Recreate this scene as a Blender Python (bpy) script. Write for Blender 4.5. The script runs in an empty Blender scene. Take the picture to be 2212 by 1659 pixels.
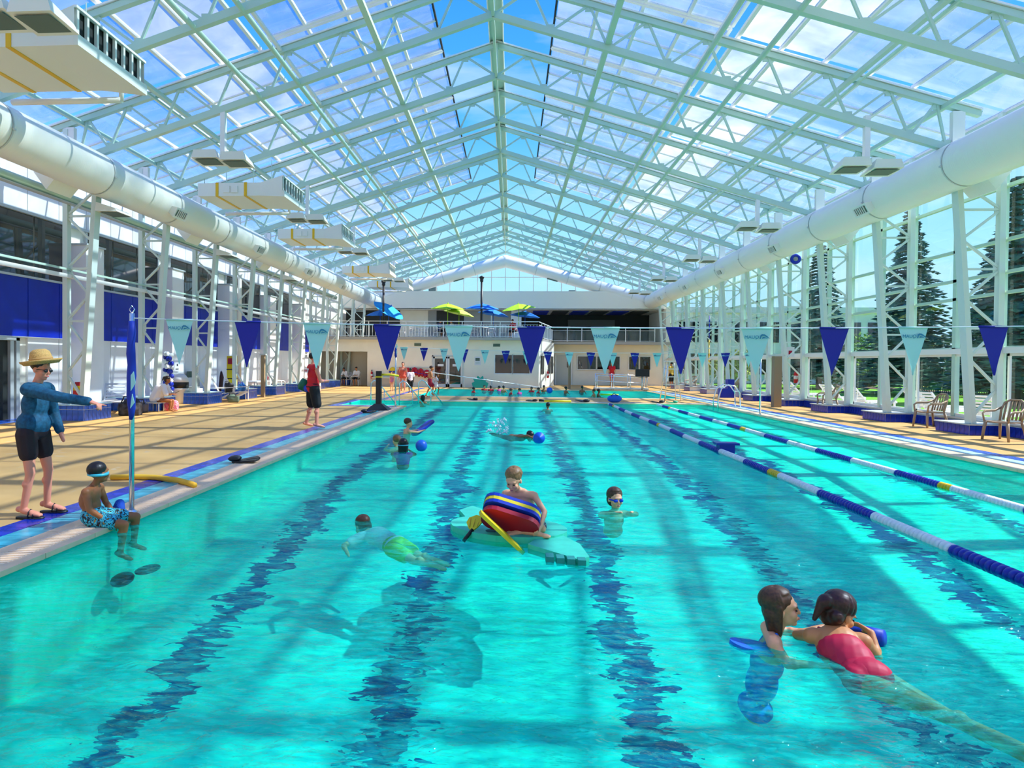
import bpy, bmesh, math, random
from mathutils import Vector, Matrix, noise
random.seed(7)
V = Vector
sc = bpy.context.scene
C = bpy.data.collections.new('scene_objects'); sc.collection.children.link(C)

# ------------------------------------------------------------------ camera
F, TH, RHO, PX, PY, PIT = 1380., .0712, .0088, 1006.5, 801.65, .0132
r0 = V((math.cos(TH), math.sin(TH), 0)); f0 = V((-math.sin(TH), math.cos(TH), 0)); u0 = V((0, 0, 1))
fw = f0*math.cos(PIT)-u0*math.sin(PIT); u1 = f0*math.sin(PIT)+u0*math.cos(PIT)
rr = r0*math.cos(RHO)+u1*math.sin(RHO); uu = u1*math.cos(RHO)-r0*math.sin(RHO)
cd = bpy.data.cameras.new('camera'); cam = bpy.data.objects.new('camera', cd); C.objects.link(cam)
cd.sensor_fit = 'HORIZONTAL'; cd.sensor_width = 36; cd.lens = F/2212*36
cd.shift_x = (1106-PX)/2212; cd.shift_y = (PY-829.5)/2212; cd.clip_end = 900
M = Matrix.Identity(4)
for i in range(3): M[i][0], M[i][1], M[i][2] = rr[i], uu[i], -fw[i]
M[0][3], M[1][3], M[2][3] = 0, 0, 1.6
cam.matrix_world = M; sc.camera = cam

# ------------------------------------------------------------------ sky, sun, exposure
W = bpy.data.worlds.new('sky'); sc.world = W; W.use_nodes = True
nt = W.node_tree; N = nt.nodes; L = nt.links; N.clear()
tc = N.new('ShaderNodeTexCoord'); sx = N.new('ShaderNodeSeparateXYZ'); L.new(tc.outputs['Generated'], sx.inputs[0])
cr = N.new('ShaderNodeValToRGB'); L.new(sx.outputs['Z'], cr.inputs[0])
e = cr.color_ramp.elements
e[0].position = 0; e[0].color = (.46, .72, .92, 1); e[1].position = .62; e[1].color = (.012, .19, .95, 1)
q = e.new(.16); q.color = (.34, .72, 1.0, 1); q = e.new(.34); q.color = (.08, .42, 1.0, 1)
mp = N.new('ShaderNodeMapping'); mp.inputs['Scale'].default_value = (1.6, 1.6, 7); L.new(tc.outputs['Generated'], mp.inputs[0])
nz = N.new('ShaderNodeTexNoise'); nz.inputs['Scale'].default_value = 2.2; nz.inputs['Detail'].default_value = 8; L.new(mp.outputs[0], nz.inputs[0])
c2 = N.new('ShaderNodeValToRGB'); c2.color_ramp.elements[0].position = .54; c2.color_ramp.elements[1].position = .82
c2.color_ramp.elements[1].color = (.5, .5, .5, 1); L.new(nz.outputs[0], c2.inputs[0])
mx = N.new('ShaderNodeMixRGB'); L.new(c2.outputs[0], mx.inputs[0]); L.new(cr.outputs[0], mx.inputs[1]); mx.inputs[2].default_value = (.9, .97, 1, 1)
bg = N.new('ShaderNodeBackground'); bg.inputs[1].default_value = 1.0; L.new(mx.outputs[0], bg.inputs[0])
ow = N.new('ShaderNodeOutputWorld'); L.new(bg.outputs[0], ow.inputs[0])
sl = bpy.data.lights.new('sun', 'SUN'); sl.energy = 6.6; sl.angle = math.radians(.6); sl.color = (1, .95, .84)
so = bpy.data.objects.new('sun', sl); C.objects.link(so)
el, az = math.radians(46), math.radians(8)
so.rotation_euler = V((math.cos(el)*math.cos(az), math.cos(el)*math.sin(az), math.sin(el))).to_track_quat('Z', 'Y').to_euler()
sc.view_settings.view_transform = 'Standard'; sc.view_settings.look = 'None'
sc.view_settings.exposure = .42; sc.view_settings.gamma = 1; sc.view_settings.use_curve_mapping = False
cy = sc.cycles; cy.max_bounces = 5; cy.diffuse_bounces = 3; cy.glossy_bounces = 2; cy.transmission_bounces = 2
cy.transparent_max_bounces = 28; cy.caustics_reflective = False; cy.caustics_refractive = False
cy.adaptive_threshold = .08; cy.adaptive_min_samples = 16; cy.use_denoising = True; cy.sample_clamp_indirect = 6

# ------------------------------------------------------------------ materials
MT = {}
def mat(name, col, rough=.55, metal=0, spec=.4, var=0, vscale=6, bump=0, bscale=60, stretch=None):
    if name in MT: return MT[name]
    m = bpy.data.materials.new(name); m.use_nodes = True; n = m.node_tree.nodes; l = m.node_tree.links
    b = n['Principled BSDF']; b.inputs['Base Color'].default_value = (*col, 1); b.inputs['Roughness'].default_value = rough
    b.inputs['Metallic'].default_value = metal; b.inputs['Specular IOR Level'].default_value = spec
    if var or bump:
        t = n.new('ShaderNodeTexCoord'); src = t.outputs['Object']
        if stretch:
            mm = n.new('ShaderNodeMapping'); mm.inputs['Scale'].default_value = stretch; l.new(src, mm.inputs[0]); src = mm.outputs[0]
    if var:
        z = n.new('ShaderNodeTexNoise'); z.inputs['Scale'].default_value = vscale; z.inputs['Detail'].default_value = 4; l.new(src, z.inputs[0])
        r = n.new('ShaderNodeValToRGB'); r.color_ramp.elements[0].position = .3; r.color_ramp.elements[1].position = .7
        r.color_ramp.elements[0].color = (*[c*(1-var) for c in col], 1); r.color_ramp.elements[1].color = (*[min(1, c*(1+var*.6)) for c in col], 1)
        l.new(z.outputs[0], r.inputs[0]); l.new(r.outputs[0], b.inputs['Base Color'])
    if bump:
        z2 = n.new('ShaderNodeTexNoise'); z2.inputs['Scale'].default_value = bscale; z2.inputs['Detail'].default_value = 3; l.new(src, z2.inputs[0])
        bp = n.new('ShaderNodeBump'); bp.inputs['Strength'].default_value = bump; bp.inputs['Distance'].default_value = .02
        l.new(z2.outputs[0], bp.inputs['Height']); l.new(bp.outputs[0], b.inputs['Normal'])
    MT[name] = m; return m
def schlick(n, l, base, gain, normal=None):
    lw = n.new('ShaderNodeLayerWeight'); lw.inputs[0].default_value = .5
    if normal: l.new(normal, lw.inputs['Normal'])
    pw = n.new('ShaderNodeMath'); pw.operation = 'POWER'; pw.inputs[1].default_value = 5; l.new(lw.outputs['Facing'], pw.inputs[0])
    ma = n.new('ShaderNodeMath'); ma.operation = 'MULTIPLY_ADD'; ma.inputs[1].default_value = gain; ma.inputs[2].default_value = base; l.new(pw.outputs[0], ma.inputs[0])
    return ma
def glass(name, tint, haze=0, hazecol=(.9, .92, .95), refl=1.0, ior=1.4, streak=None):
    m = bpy.data.materials.new(name); m.use_nodes = True; n = m.node_tree.nodes; l = m.node_tree.links; n.clear()
    o = n.new('ShaderNodeOutputMaterial'); tr = n.new('ShaderNodeBsdfTransparent'); tr.inputs[0].default_value = (*tint, 1)
    last = tr.outputs[0]
    if haze:
        tl = n.new('ShaderNodeBsdfTranslucent'); tl.inputs[0].default_value = (*hazecol, 1)
        df = n.new('ShaderNodeBsdfDiffuse'); df.inputs[0].default_value = (*hazecol, 1)
        mh = n.new('ShaderNodeMixShader'); mh.inputs[0].default_value = .35; l.new(tl.outputs[0], mh.inputs[1]); l.new(df.outputs[0], mh.inputs[2])
        ms = n.new('ShaderNodeMixShader')
        t = n.new('ShaderNodeTexCoord'); g = n.new('ShaderNodeNewGeometry')
        mm = n.new('ShaderNodeMapping'); mm.inputs['Scale'].default_value = streak or (.6, .25, .6); l.new(g.outputs['Position'], mm.inputs[0])
        z = n.new('ShaderNodeTexNoise'); z.inputs['Scale'].default_value = 1.7; z.inputs['Detail'].default_value = 6; z.inputs['Distortion'].default_value = .6; l.new(mm.outputs[0], z.inputs[0])
        mr = n.new('ShaderNodeMapRange'); mr.inputs[1].default_value = .3; mr.inputs[2].default_value = .7
        mr.inputs[3].default_value = haze*.55; mr.inputs[4].default_value = min(1, haze*1.5); l.new(z.outputs[0], mr.inputs[0])
        l.new(mr.outputs[0], ms.inputs[0]); l.new(last, ms.inputs[1]); l.new(mh.outputs[0], ms.inputs[2]); last = ms.outputs[0]
    ml = schlick(n, l, .045*refl, .8*refl)
    gl = n.new('ShaderNodeBsdfGlossy'); gl.inputs['Roughness'].default_value = .02
    mf = n.new('ShaderNodeMixShader'); l.new(ml.outputs[0], mf.inputs[0]); l.new(last, mf.inputs[1]); l.new(gl.outputs[0], mf.inputs[2])
    l.new(mf.outputs[0], o.inputs[0]); MT[name] = m; return m

steel = mat('green_lit_white_steel', (.50, .69, .56), .38); steel_c = mat('column_steel', (.66, .77, .69), .4)  # white paint; pool's green bounce and shade put into the colour, weaker on columns
steel_w = mat('warm_white_steel', (.86, .86, .80), .45)
steel_in = mat('galvanised_strip', (.55, .60, .58), .4)
dark = mat('dark_gap', (.02, .025, .022), .6)
blackm = mat('black_plastic', (.012, .012, .014), .4)
wallw = mat('white_wall_panel', (.93, .92, .88), .55, var=.05, vscale=1.2)
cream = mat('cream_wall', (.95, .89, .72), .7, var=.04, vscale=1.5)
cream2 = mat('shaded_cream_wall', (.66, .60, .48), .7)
bluew = mat('blue_panel', (.002, .022, .42), .35, var=.15, vscale=2)
bluet = mat('blue_tile', (.008, .035, .42), .22, var=.5, vscale=5)
bluet2 = mat('mid_blue_tile', (.03, .13, .62), .22, var=.5, vscale=5)
tealt = mat('teal_tile', (.05, .42, .52), .22, var=.4, vscale=5)
palet = mat('pale_aqua_tile', (.50, .78, .84), .25, var=.25, vscale=5)
copem = mat('coping_white', (.90, .66, .40), .5, var=.12, vscale=4)
chrome = mat('stainless', (.72, .76, .76), .18, metal=1)
alum = mat('aluminium_frame', (.60, .64, .62), .4, metal=.4)
ductm = mat('duct_white', (.84, .86, .78), .42, bump=.25, bscale=1.0, stretch=(.01, 40, .01))
ductg = mat('gable_duct_white', (.86, .86, .82), .45)
unitm = mat('air_unit_white', (.80, .82, .72), .45)
yellow = mat('yellow_tape', (.80, .48, .01), .5)
grille = mat('dark_grille', (.10, .15, .11), .5)
glass_roof = glass('roof_glazing', (.60, .74, .93), .27, (.62, .70, .92), .8, 1.35, (.35, .9, .35))
glass_white = glass('frosted_roof_glazing', (.60, .68, .76), .55, (.74, .75, .80), .5, 1.3, (.4, .4, .4))
glass_wall = glass('clear_wall_glazing', (.94, .97, .97), 0, refl=1.0, ior=1.5)
glass_dark = mat('dark_window_glass', (.012, .014, .012), .03, spec=.9)
glass_rail = glass('balustrade_glass', (.80, .92, .92), .12, (.7, .85, .85))

# ------------------------------------------------------------------ mesh helpers
class MB:
    def __init__(s): s.v = []; s.f = []
    def add(s, vs, fs):
        o = len(s.v); s.v += [tuple(p) for p in vs]; s.f += [tuple(i+o for i in f) for f in fs]; return s
    def box(s, c, d, rot=None):
        x, y, z = [k/2 for k in d]; R = rot or Matrix.Identity(3)
        vs = [V(c)+R @ V((a*x, b*y, e*z)) for a in (-1, 1) for b in (-1, 1) for e in (-1, 1)]
        return s.add(vs, [(0, 1, 3, 2), (4, 6, 7, 5), (0, 4, 5, 1), (2, 3, 7, 6), (0, 2, 6, 4), (1, 5, 7, 3)])
    def bar(s, p, q, w, h, up=(0, 0, 1)):
        p, q = V(p), V(q); d = q-p
        return s.box((p+q)/2, (w, d.length, h), frame(d, up))
    def path(s, pts, r, n=8, cap=True, flat=1.0, up=None):
        pts = [V(p) for p in pts]; k = len(pts); rings = []
        rs = r if isinstance(r, (list, tuple)) else [r]*k
        prev = None
        for i, p in enumerate(pts):
            d = (pts[min(i+1, k-1)]-pts[max(i-1, 0)]).normalized()
            if prev is None:
                a = V(up) if up else (V((0, 0, 1)) if abs(d.z) < .9 else V((1, 0, 0)))
            else: a = prev
            u = (a-d*a.dot(d)).normalized(); w = d.cross(u); prev = u
            rings.append([p+(u*math.cos(t)*flat+w*math.sin(t))*rs[i] for t in [2*math.pi*j/n for j in range(n)]])
        o = len(s.v)
        for g in rings: s.v += [tuple(x) for x in g]
        for i in range(k-1):
            for j in range(n):
                a, b = o+i*n+j, o+i*n+(j+1) % n; s.f.append((a, b, b+n, a+n))
        if cap: s.f.append(tuple(o+j for j in reversed(range(n)))); s.f.append(tuple(o+(k-1)*n+j for j in range(n)))
        return s
    def lathe(s, prof, c=(0, 0, 0), n=20, ax=None):
        R = frame_z(ax) if ax else Matrix.Identity(3); o = len(s.v); c = V(c); k = len(prof)
        for r, z in prof:
            for j in range(n): s.v.append(tuple(c+R @ V((r*math.cos(2*math.pi*j/n), r*math.sin(2*math.pi*j/n), z))))
        for i in range(k-1):
            for j in range(n):
                a, b = o+i*n+j, o+i*n+(j+1) % n; s.f.append((a, b, b+n, a+n))
        if prof[0][0] > 1e-4: s.f.append(tuple(o+j for j in reversed(range(n))))
        if prof[-1][0] > 1e-4: s.f.append(tuple(o+(k-1)*n+j for j in range(n)))
        return s
    def ell(s, c, r, n=12, m=8, rot=None):
        R = rot or Matrix.Identity(3); o = len(s.v); c = V(c)
        for i in range(m+1):
            t = math.pi*i/m
            for j in range(n):
                p = 2*math.pi*j/n; s.v.append(tuple(c+R @ V((r[0]*math.sin(t)*math.cos(p), r[1]*math.sin(t)*math.sin(p), r[2]*math.cos(t)))))
        for i in range(m):
            for j in range(n):
                a, b = o+i*n+j, o+i*n+(j+1) % n; s.f.append((a, a+n, b+n, b))
        return s
    def prism(s, poly, z0, z1, fn=None):
        fn = fn or (lambda x, y, z: (x, y, z)); k = len(poly); o = len(s.v)
        s.v += [tuple(fn(x, y, z0)) for x, y in poly]+[tuple(fn(x, y, z1)) for x, y in poly]
        s.f.append(tuple(o+i for i in reversed(range(k)))); s.f.append(tuple(o+k+i for i in range(k)))
        s.f += [(o+i, o+(i+1) % k, o+k+(i+1) % k, o+k+i) for i in range(k)]; return s
    def mesh(s, name, m, smooth=False):
        me = bpy.data.meshes.new(name); me.from_pydata(s.v, [], s.f)
        if m: me.materials.append(m)
        if smooth: me.polygons.foreach_set('use_smooth', [True]*len(me.polygons))
        me.update(); return me
    def build(s, name, m, parent=None, smooth=False):
        return link(bpy.data.objects.new(name, s.mesh(name, m, smooth)), parent)
def frame(d, up=(0, 0, 1)):
    d = V(d).normalized(); up = V(up)
    if abs(d.dot(up)) > .98: up = V((0, 1, 0)) if abs(d.y) < .9 else V((1, 0, 0))
    x = d.cross(up).normalized(); z = x.cross(d); R = Matrix.Identity(3)
    for i in range(3): R[i][0], R[i][1], R[i][2] = x[i], d[i], z[i]
    return R
def frame_z(d):
    d = V(d).normalized(); a = V((1, 0, 0)) if abs(d.x) < .9 else V((0, 1, 0))
    x = (a-d*a.dot(d)).normalized(); y = d.cross(x); R = Matrix.Identity(3)
    for i in range(3): R[i][0], R[i][1], R[i][2] = x[i], y[i], d[i]
    return R
def link(o, parent=None):
    C.objects.link(o)
    if parent:
        o.parent = parent
        if not getattr(parent, 'parent', None) and parent.type == 'EMPTY': o.matrix_parent_inverse = Matrix.Translation(-V(parent.location))
        elif parent.parent and parent.parent.type == 'EMPTY': o.matrix_parent_inverse = (parent.parent.matrix_basis @ parent.matrix_parent_inverse @ parent.matrix_basis).inverted()
        else: o.matrix_parent_inverse = parent.matrix_basis.inverted()
    return o
def tag(o, label, cat=None, group=None, kind=None):
    o['label'] = label
    if cat: o['category'] = cat
    if group: o['group'] = group
    if kind: o['kind'] = kind
    return o
def thing(name, label=None, cat=None, loc=(0, 0, 0), group=None, kind=None):
    o = bpy.data.objects.new(name, None); o.empty_display_size = .1; o.location = loc; C.objects.link(o)
    if label: tag(o, label, cat, group, kind)
    elif kind: o['kind'] = kind
    return o
def dup(root, loc=None, rz=None, label=None, group=None, scale=None):
    r = root.copy(); C.objects.link(r)
    if loc is not None: r.location = loc
    if rz is not None: r.rotation_euler = (0, 0, rz)
    if scale: r.scale = (scale,)*3
    if label: r['label'] = label
    if group: r['group'] = group
    for ch in list(root.children):
        c = ch.copy(); C.objects.link(c); c.parent = r
        for g in list(ch.children): d = g.copy(); C.objects.link(d); d.parent = c
    return r
UC = {}
def unit(m, kind='c'):
    key = (m.name, kind)
    if key not in UC:
        if kind == 'c': UC[key] = MB().box((0, 0, 0), (1, 1, 1)).mesh('unit_'+m.name, m)
        elif kind == 'q': UC[key] = MB().add([(-.5, -.5, 0), (.5, -.5, 0), (.5, .5, 0), (-.5, .5, 0)], [(0, 1, 2, 3)]).mesh('pane_'+m.name, m)
        elif kind == 't': UC[key] = MB().path([(0, -.5, 0), (0, .5, 0)], .5, 10).mesh('tube_'+m.name, m, True)
    return UC[key]
UV_ = {}
def put(name, m, R, c, dims, parent=None, kind='c'):
    if kind not in UV_:
        u = unit(m, kind); UV_[kind] = ([V(v.co) for v in u.vertices], [tuple(p.vertices) for p in u.polygons])
    vs, fs = UV_[kind]; c = V(c); base = V((parent.location if parent is not None and parent.type == 'EMPTY' else (0, 0, 0)))
    me = bpy.data.meshes.new(name); D = V(dims)
    me.from_pydata([R @ V((v.x*D.x, v.y*D.y, v.z*D.z)) for v in vs], [], fs); me.materials.append(m)
    if kind == 't': me.polygons.foreach_set('use_smooth', [len(f) < 5 for f in fs])
    o = bpy.data.objects.new(name, me); o.location = c; return link(o, parent)
I3 = Matrix.Identity(3)
def box(name, m, c, d, parent=None, rot=None): return put(name, m, rot or I3, c, d, parent)
def b2(name, m, a, b, parent=None): return put(name, m, I3, [(i+j)/2 for i, j in zip(a, b)], [abs(j-i) for i, j in zip(a, b)], parent)
def bar(name, m, p, q, w, h, parent=None, up=(0, 0, 1)):
    p, q = V(p), V(q); return put(name, m, frame(q-p, up), (p+q)/2, (w, (q-p).length, h), parent)
def tube(name, m, p, q, r, parent=None):
    p, q = V(p), V(q); return put(name, m, frame(q-p), (p+q)/2, (2*r, (q-p).length, 2*r), parent, 't')
def pane(name, m, p0, p1, p3, parent=None):
    p0, p1, p3 = V(p0), V(p1), V(p3); a, b = p1-p0, p3-p0; n = a.cross(b).normalized(); x = a.normalized(); y = n.cross(x); R = Matrix.Identity(3)
    for i in range(3): R[i][0], R[i][1], R[i][2] = x[i], y[i], n[i]
    return put(name, m, R, p0+(a+b)/2, (a.length, b.length, 1), parent, 'q')
def struct(name, label=None, loc=(0, 0, 0)):
    o = thing(name, None, None, loc, None, 'structure')
    if label: o['label'] = label
    return o
def mark(o, label=None):
    o['kind'] = 'structure'
    if label: o['label'] = label
    return o
# ------------------------------------------------------------------ setting: deck, pools
S, Y0, RX = 3.3727, 15.89, -.54
FY = lambda k: Y0+k*S
zb = lambda x: 10.19-.32*abs(x-RX)
zt = lambda x: 11.10-.312*abs(x-RX)
PL, PR, PN, PF = -3.8, 7.9, 1.2, 26.3           # main pool
QL, QR, QN, QF = -4.5, 8.0, 30.2, 38.6          # teaching pool
WL, WR = -13.2, 11.55                           # side walls
WZ = -.038
def deck_material():
    m = mat('tan_deck', (.74, .50, .23), .62); n = m.node_tree.nodes; l = m.node_tree.links; b = n['Principled BSDF']
    t = n.new('ShaderNodeTexCoord')
    z1 = n.new('ShaderNodeTexNoise'); z1.inputs['Scale'].default_value = .9; z1.inputs['Detail'].default_value = 9; l.new(t.outputs['Object'], z1.inputs[0])
    r = n.new('ShaderNodeValToRGB'); r.color_ramp.elements[0].position = .32; r.color_ramp.elements[1].position = .68
    r.color_ramp.elements[0].color = (.50, .285, .09, 1); r.color_ramp.elements[1].color = (.64, .39, .135, 1); l.new(z1.outputs[0], r.inputs[0])
    z2 = n.new('ShaderNodeTexNoise'); z2.inputs['Scale'].default_value = 3; z2.inputs['Detail'].default_value = 6; z2.inputs['Distortion'].default_value = 1.5; l.new(t.outputs['Object'], z2.inputs[0])
    r2 = n.new('ShaderNodeValToRGB'); r2.color_ramp.elements[0].position = .62; r2.color_ramp.elements[1].position = .70; l.new(z2.outputs[0], r2.inputs[0])
    mx = n.new('ShaderNodeMixRGB'); l.new(r2.outputs[0], mx.inputs[0]); l.new(r.outputs[0], mx.inputs[1]); mx.inputs[2].default_value = (.54, .38, .20, 1)
    l.new(mx.outputs[0], b.inputs['Base Color']); return m
deckm = deck_material()
IN = (-6.3, 22.9)                               # entry steps inlet beside the main pool
d = MB()
def quad(x0, y0, x1, y1, z=0): d.add([(x0, y0, z), (x1, y0, z), (x1, y1, z), (x0, y1, z)], [(0, 1, 2, 3)])
quad(WL-.3, -4, PL, IN[1]); quad(WL-.3, IN[1], IN[0], PF); quad(PR, -4, WR+.4, PF); quad(PL, -4, PR, PN)
quad(WL-.3, PF, WR+.4, QN); quad(WL-.3, QN, QL, QF); quad(QR, QN, WR+.4, QF); quad(WL-.3, QF, WR+.4, 52)
mark(d.build('floor', deckm), 'tan concrete pool deck around both pools')

def pool_floor_material():
    m = mat('turquoise_pool_floor', (.01, .62, .55), .5); n = m.node_tree.nodes; l = m.node_tree.links; b = n['Principled BSDF']
    def math_(op, a, b_=None):
        x = n.new('ShaderNodeMath'); x.operation = op
        for i, v in enumerate((a, b_)):
            if v is None: continue
            if isinstance(v, (int, float)): x.inputs[i].default_value = v
            else: l.new(v, x.inputs[i])
        return x.outputs[0]
    t = n.new('ShaderNodeTexCoord'); s = n.new('ShaderNodeSeparateXYZ'); l.new(t.outputs['Object'], s.inputs[0])
    def nz(scale, st, det=3, dist=0):
        mm = n.new('ShaderNodeMapping'); mm.inputs['Scale'].default_value = st; l.new(t.outputs['Object'], mm.inputs[0])
        z = n.new('ShaderNodeTexNoise'); z.inputs['Scale'].default_value = scale; z.inputs['Detail'].default_value = det; z.inputs['Distortion'].default_value = dist
        l.new(mm.outputs[0], z.inputs[0]); return z.outputs[0]
    w = math_('ADD', math_('MULTIPLY', math_('SUBTRACT', nz(1.0, (1.3, 1.9, 0), 2, .5), .5), .70), math_('MULTIPLY', math_('SUBTRACT', nz(1.0, (2.8, 7, 0), 4, 1.6), .5), .80))  # water refraction painted in: noise bends the lane line pattern
    u = math_('DIVIDE', math_('SUBTRACT', math_('ADD', s.outputs['X'], w), 2.97), 1.92)
    fr = math_('ABSOLUTE', math_('SUBTRACT', math_('FRACT', math_('ADD', u, 100.5)), .5))
    line = math_('LESS_THAN', fr, .086)
    hole = math_('LESS_THAN', nz(1.0, (3, 9, 0), 3, 1.0), .66)
    line = math_('MULTIPLY', line, hole)
    ends = math_('MULTIPLY', math_('GREATER_THAN', s.outputs['Y'], 2.3), math_('LESS_THAN', s.outputs['Y'], 24.6))
    line = math_('MULTIPLY', line, ends)
    r = n.new('ShaderNodeValToRGB'); r.color_ramp.elements[0].position = .35; r.color_ramp.elements[1].position = .68
    r.color_ramp.elements[0].color = (.0, .58, .50, 1); r.color_ramp.elements[1].color = (.015, .93, .66, 1); l.new(nz(1.0, (1.5, 4.2, 0), 5, 1.8), r.inputs[0])  # light and dark ripple streaks of the water put into the floor colour
    mx = n.new('ShaderNodeMixRGB'); l.new(line, mx.inputs[0]); l.new(r.outputs[0], mx.inputs[1]); mx.inputs[2].default_value = (.003, .022, .17, 1)
    l.new(mx.outputs[0], b.inputs['Base Color']); return m
pfm = pool_floor_material()
pwm = mat('pool_wall_tile', (.01, .80, .58), .4, var=.2, vscale=3)
PROF = [(PN, 1.25), (4.0, 1.1), (7, .85), (9.3, .52), (11.7, .34), (16, .25), (22.4, .20), (PF, .20)]
f = MB(); nx = 2
for i, (y, dep) in enumerate(PROF): f.v += [(PL, y, -dep), (PR, y, -dep)]
f.f = [(2*i, 2*i+1, 2*i+3, 2*i+2) for i in range(len(PROF)-1)]
mark(f.build('pool_floor', pfm), 'turquoise main pool floor with dark blue lane lines')
w = MB()
for x in (PL, PR):
    for (ya, da), (yb_, db) in zip(PROF, PROF[1:]):
        if x == PL and ya >= 22: w.add([(x, ya, -da), (x, yb_, -db), (x, yb_, -.12), (x, ya, -.12)], [(0, 1, 2, 3)])
        else: w.add([(x, ya, -da), (x, yb_, -db), (x, yb_, .0), (x, ya, .0)], [(0, 1, 2, 3)])
for y, dep in (PROF[0], PROF[-1]): w.add([(PL, y, -dep), (PR, y, -dep), (PR, y, 0), (PL, y, 0)], [(0, 1, 2, 3)])
w.add([(IN[0], IN[1], -.14), (PL, IN[1], -.14), (PL, PF, -.14), (IN[0], PF, -.14)], [(0, 1, 2, 3)])
w.add([(IN[0], IN[1], -.14), (IN[0], PF, -.14), (IN[0], PF, 0), (IN[0], IN[1], 0)], [(0, 1, 2, 3)])
for y in (IN[1], PF): w.add([(IN[0], y, -.14), (PL, y, -.14), (PL, y, 0), (IN[0], y, 0)], [(0, 1, 2, 3)])
mark(w.build('pool_wall', pwm), 'aqua tiled main pool sides')
w = MB()
w.add([(QL, QN, -.5), (QR, QN, -.5), (QR, QF, -.5), (QL, QF, -.5)], [(0, 1, 2, 3)])
for a, b_ in (((QL, QN), (QR, QN)), ((QR, QN), (QR, QF)), ((QR, QF), (QL, QF)), ((QL, QF), (QL, QN))):
    w.add([(*a, -.5), (*b_, -.5), (*b_, 0), (*a, 0)], [(0, 1, 2, 3)])
mark(w.build('teaching_pool_basin', mat('pale_pool_floor', (.02, .75, .62), .5, var=.15, vscale=1.2)), 'aqua teaching pool basin at the far end')

def water_material():
    m = bpy.data.materials.new('pool_water'); m.use_nodes = True; n = m.node_tree.nodes; l = m.node_tree.links; n.clear()
    o = n.new('ShaderNodeOutputMaterial'); tr = n.new('ShaderNodeBsdfTransparent'); tr.inputs[0].default_value = (.45, 1, .94, 1)
    g = n.new('ShaderNodeBsdfGlossy'); g.inputs['Roughness'].default_value = .04
    t = n.new('ShaderNodeTexCoord')
    def nz(scale, st, det, dist):
        mm = n.new('ShaderNodeMapping'); mm.inputs['Scale'].default_value = st; mm.inputs['Rotation'].default_value = (0, 0, .25); l.new(t.outputs['Object'], mm.inputs[0])
        z = n.new('ShaderNodeTexNoise'); z.inputs['Scale'].default_value = scale; z.inputs['Detail'].default_value = det; z.inputs['Distortion'].default_value = dist
        l.new(mm.outputs[0], z.inputs[0]); return z.outputs[0]
    b1 = n.new('ShaderNodeBump'); b1.inputs['Strength'].default_value = .8; b1.inputs['Distance'].default_value = .12; l.new(nz(2.0, (1, 2.2, 1), 4, 1.2), b1.inputs['Height'])
    b2_ = n.new('ShaderNodeBump'); b2_.inputs['Strength'].default_value = .8; b2_.inputs['Distance'].default_value = .05; l.new(nz(9.0, (1, 2.0, 1), 3, .8), b2_.inputs['Height']); l.new(b1.outputs[0], b2_.inputs['Normal'])
    l.new(b2_.outputs[0], g.inputs['Normal'])
    mr = schlick(n, l, .02, .40, b2_.outputs[0])
    df = n.new('ShaderNodeBsdfDiffuse'); df.inputs[0].default_value = (0, .85, .66, 1); l.new(b2_.outputs[0], df.inputs['Normal'])
    md = n.new('ShaderNodeMixShader'); mq = n.new('ShaderNodeMapRange'); mq.inputs[1].default_value = .38; mq.inputs[2].default_value = .66; mq.inputs[3].default_value = .06; mq.inputs[4].default_value = .36; l.new(nz(5.0, (1, 2.4, 1), 4, 1.4), mq.inputs[0]); l.new(mq.outputs[0], md.inputs[0]); l.new(tr.outputs[0], md.inputs[1]); l.new(df.outputs[0], md.inputs[2])  # noise mixes in diffuse turquoise, painting lighter and darker ripples on the surface
    ms = n.new('ShaderNodeMixShader'); l.new(mr.outputs[0], ms.inputs[0]); l.new(md.outputs[0], ms.inputs[1]); l.new(g.outputs[0], ms.inputs[2])
    l.new(ms.outputs[0], o.inputs[0]); return m
watm = water_material()
def sheet(name, x0, y0, x1, y1, lab):
    w = MB().add([(x0, y0, WZ), (x1, y0, WZ), (x1, y1, WZ), (x0, y1, WZ)], [(0, 1, 2, 3)])
    return mark(w.build(name, watm), lab)
w = MB().add([(PL, PN, WZ), (PR, PN, WZ), (PR, PF, WZ), (PL, PF, WZ), (IN[0], PF, WZ), (IN[0], IN[1], WZ), (PL, IN[1], WZ)], [(0, 1, 2, 6), (6, 2, 3, 4, 5)])
mark(w.build('water', watm), 'clear rippling turquoise water of the main pool')
sheet('water', QL, QN, QR, QF, 'turquoise water of the teaching pool at the far end')

# coping and tile bands, one object for each piece
def strip(root, name, m, x0, x1, y0, y1, step, z=.008, along='y', gap=.008):
    a0, a1 = (y0, y1) if along == 'y' else (x0, x1); n = max(1, round((a1-a0)/step)); st = (a1-a0)/n
    for i in range(n):
        p = a0+i*st+gap/2; q_ = p+st-gap
        dz = z+random.uniform(-.0015, .0015)
        if along == 'y': b2(name, m, (x0, p, -.03), (x1, q_, dz), root)
        else: b2(name, m, (p, y0, -.03), (q_, y1, dz), root)
t = struct('trim_1', 'pool edge coping and tile bands along the left of the main pool')
strip(t, 'coping_stone', copem, PL-.45, PL+.02, PN, IN[1]-.5, .62, .014)
strip(t, 'tile', tealt, PL-.74, PL-.46, PN, IN[1]-.6, .30); strip(t, 'tile', bluet, PL-1.0, PL-.75, PN, IN[1]-.7, .30)
g = MB()
for i in range(int((IN[1]-.5-PN)/.045)): g.box((PL-.20, PN+.02+i*.045, .016), (.22, .016, .006))
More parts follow.
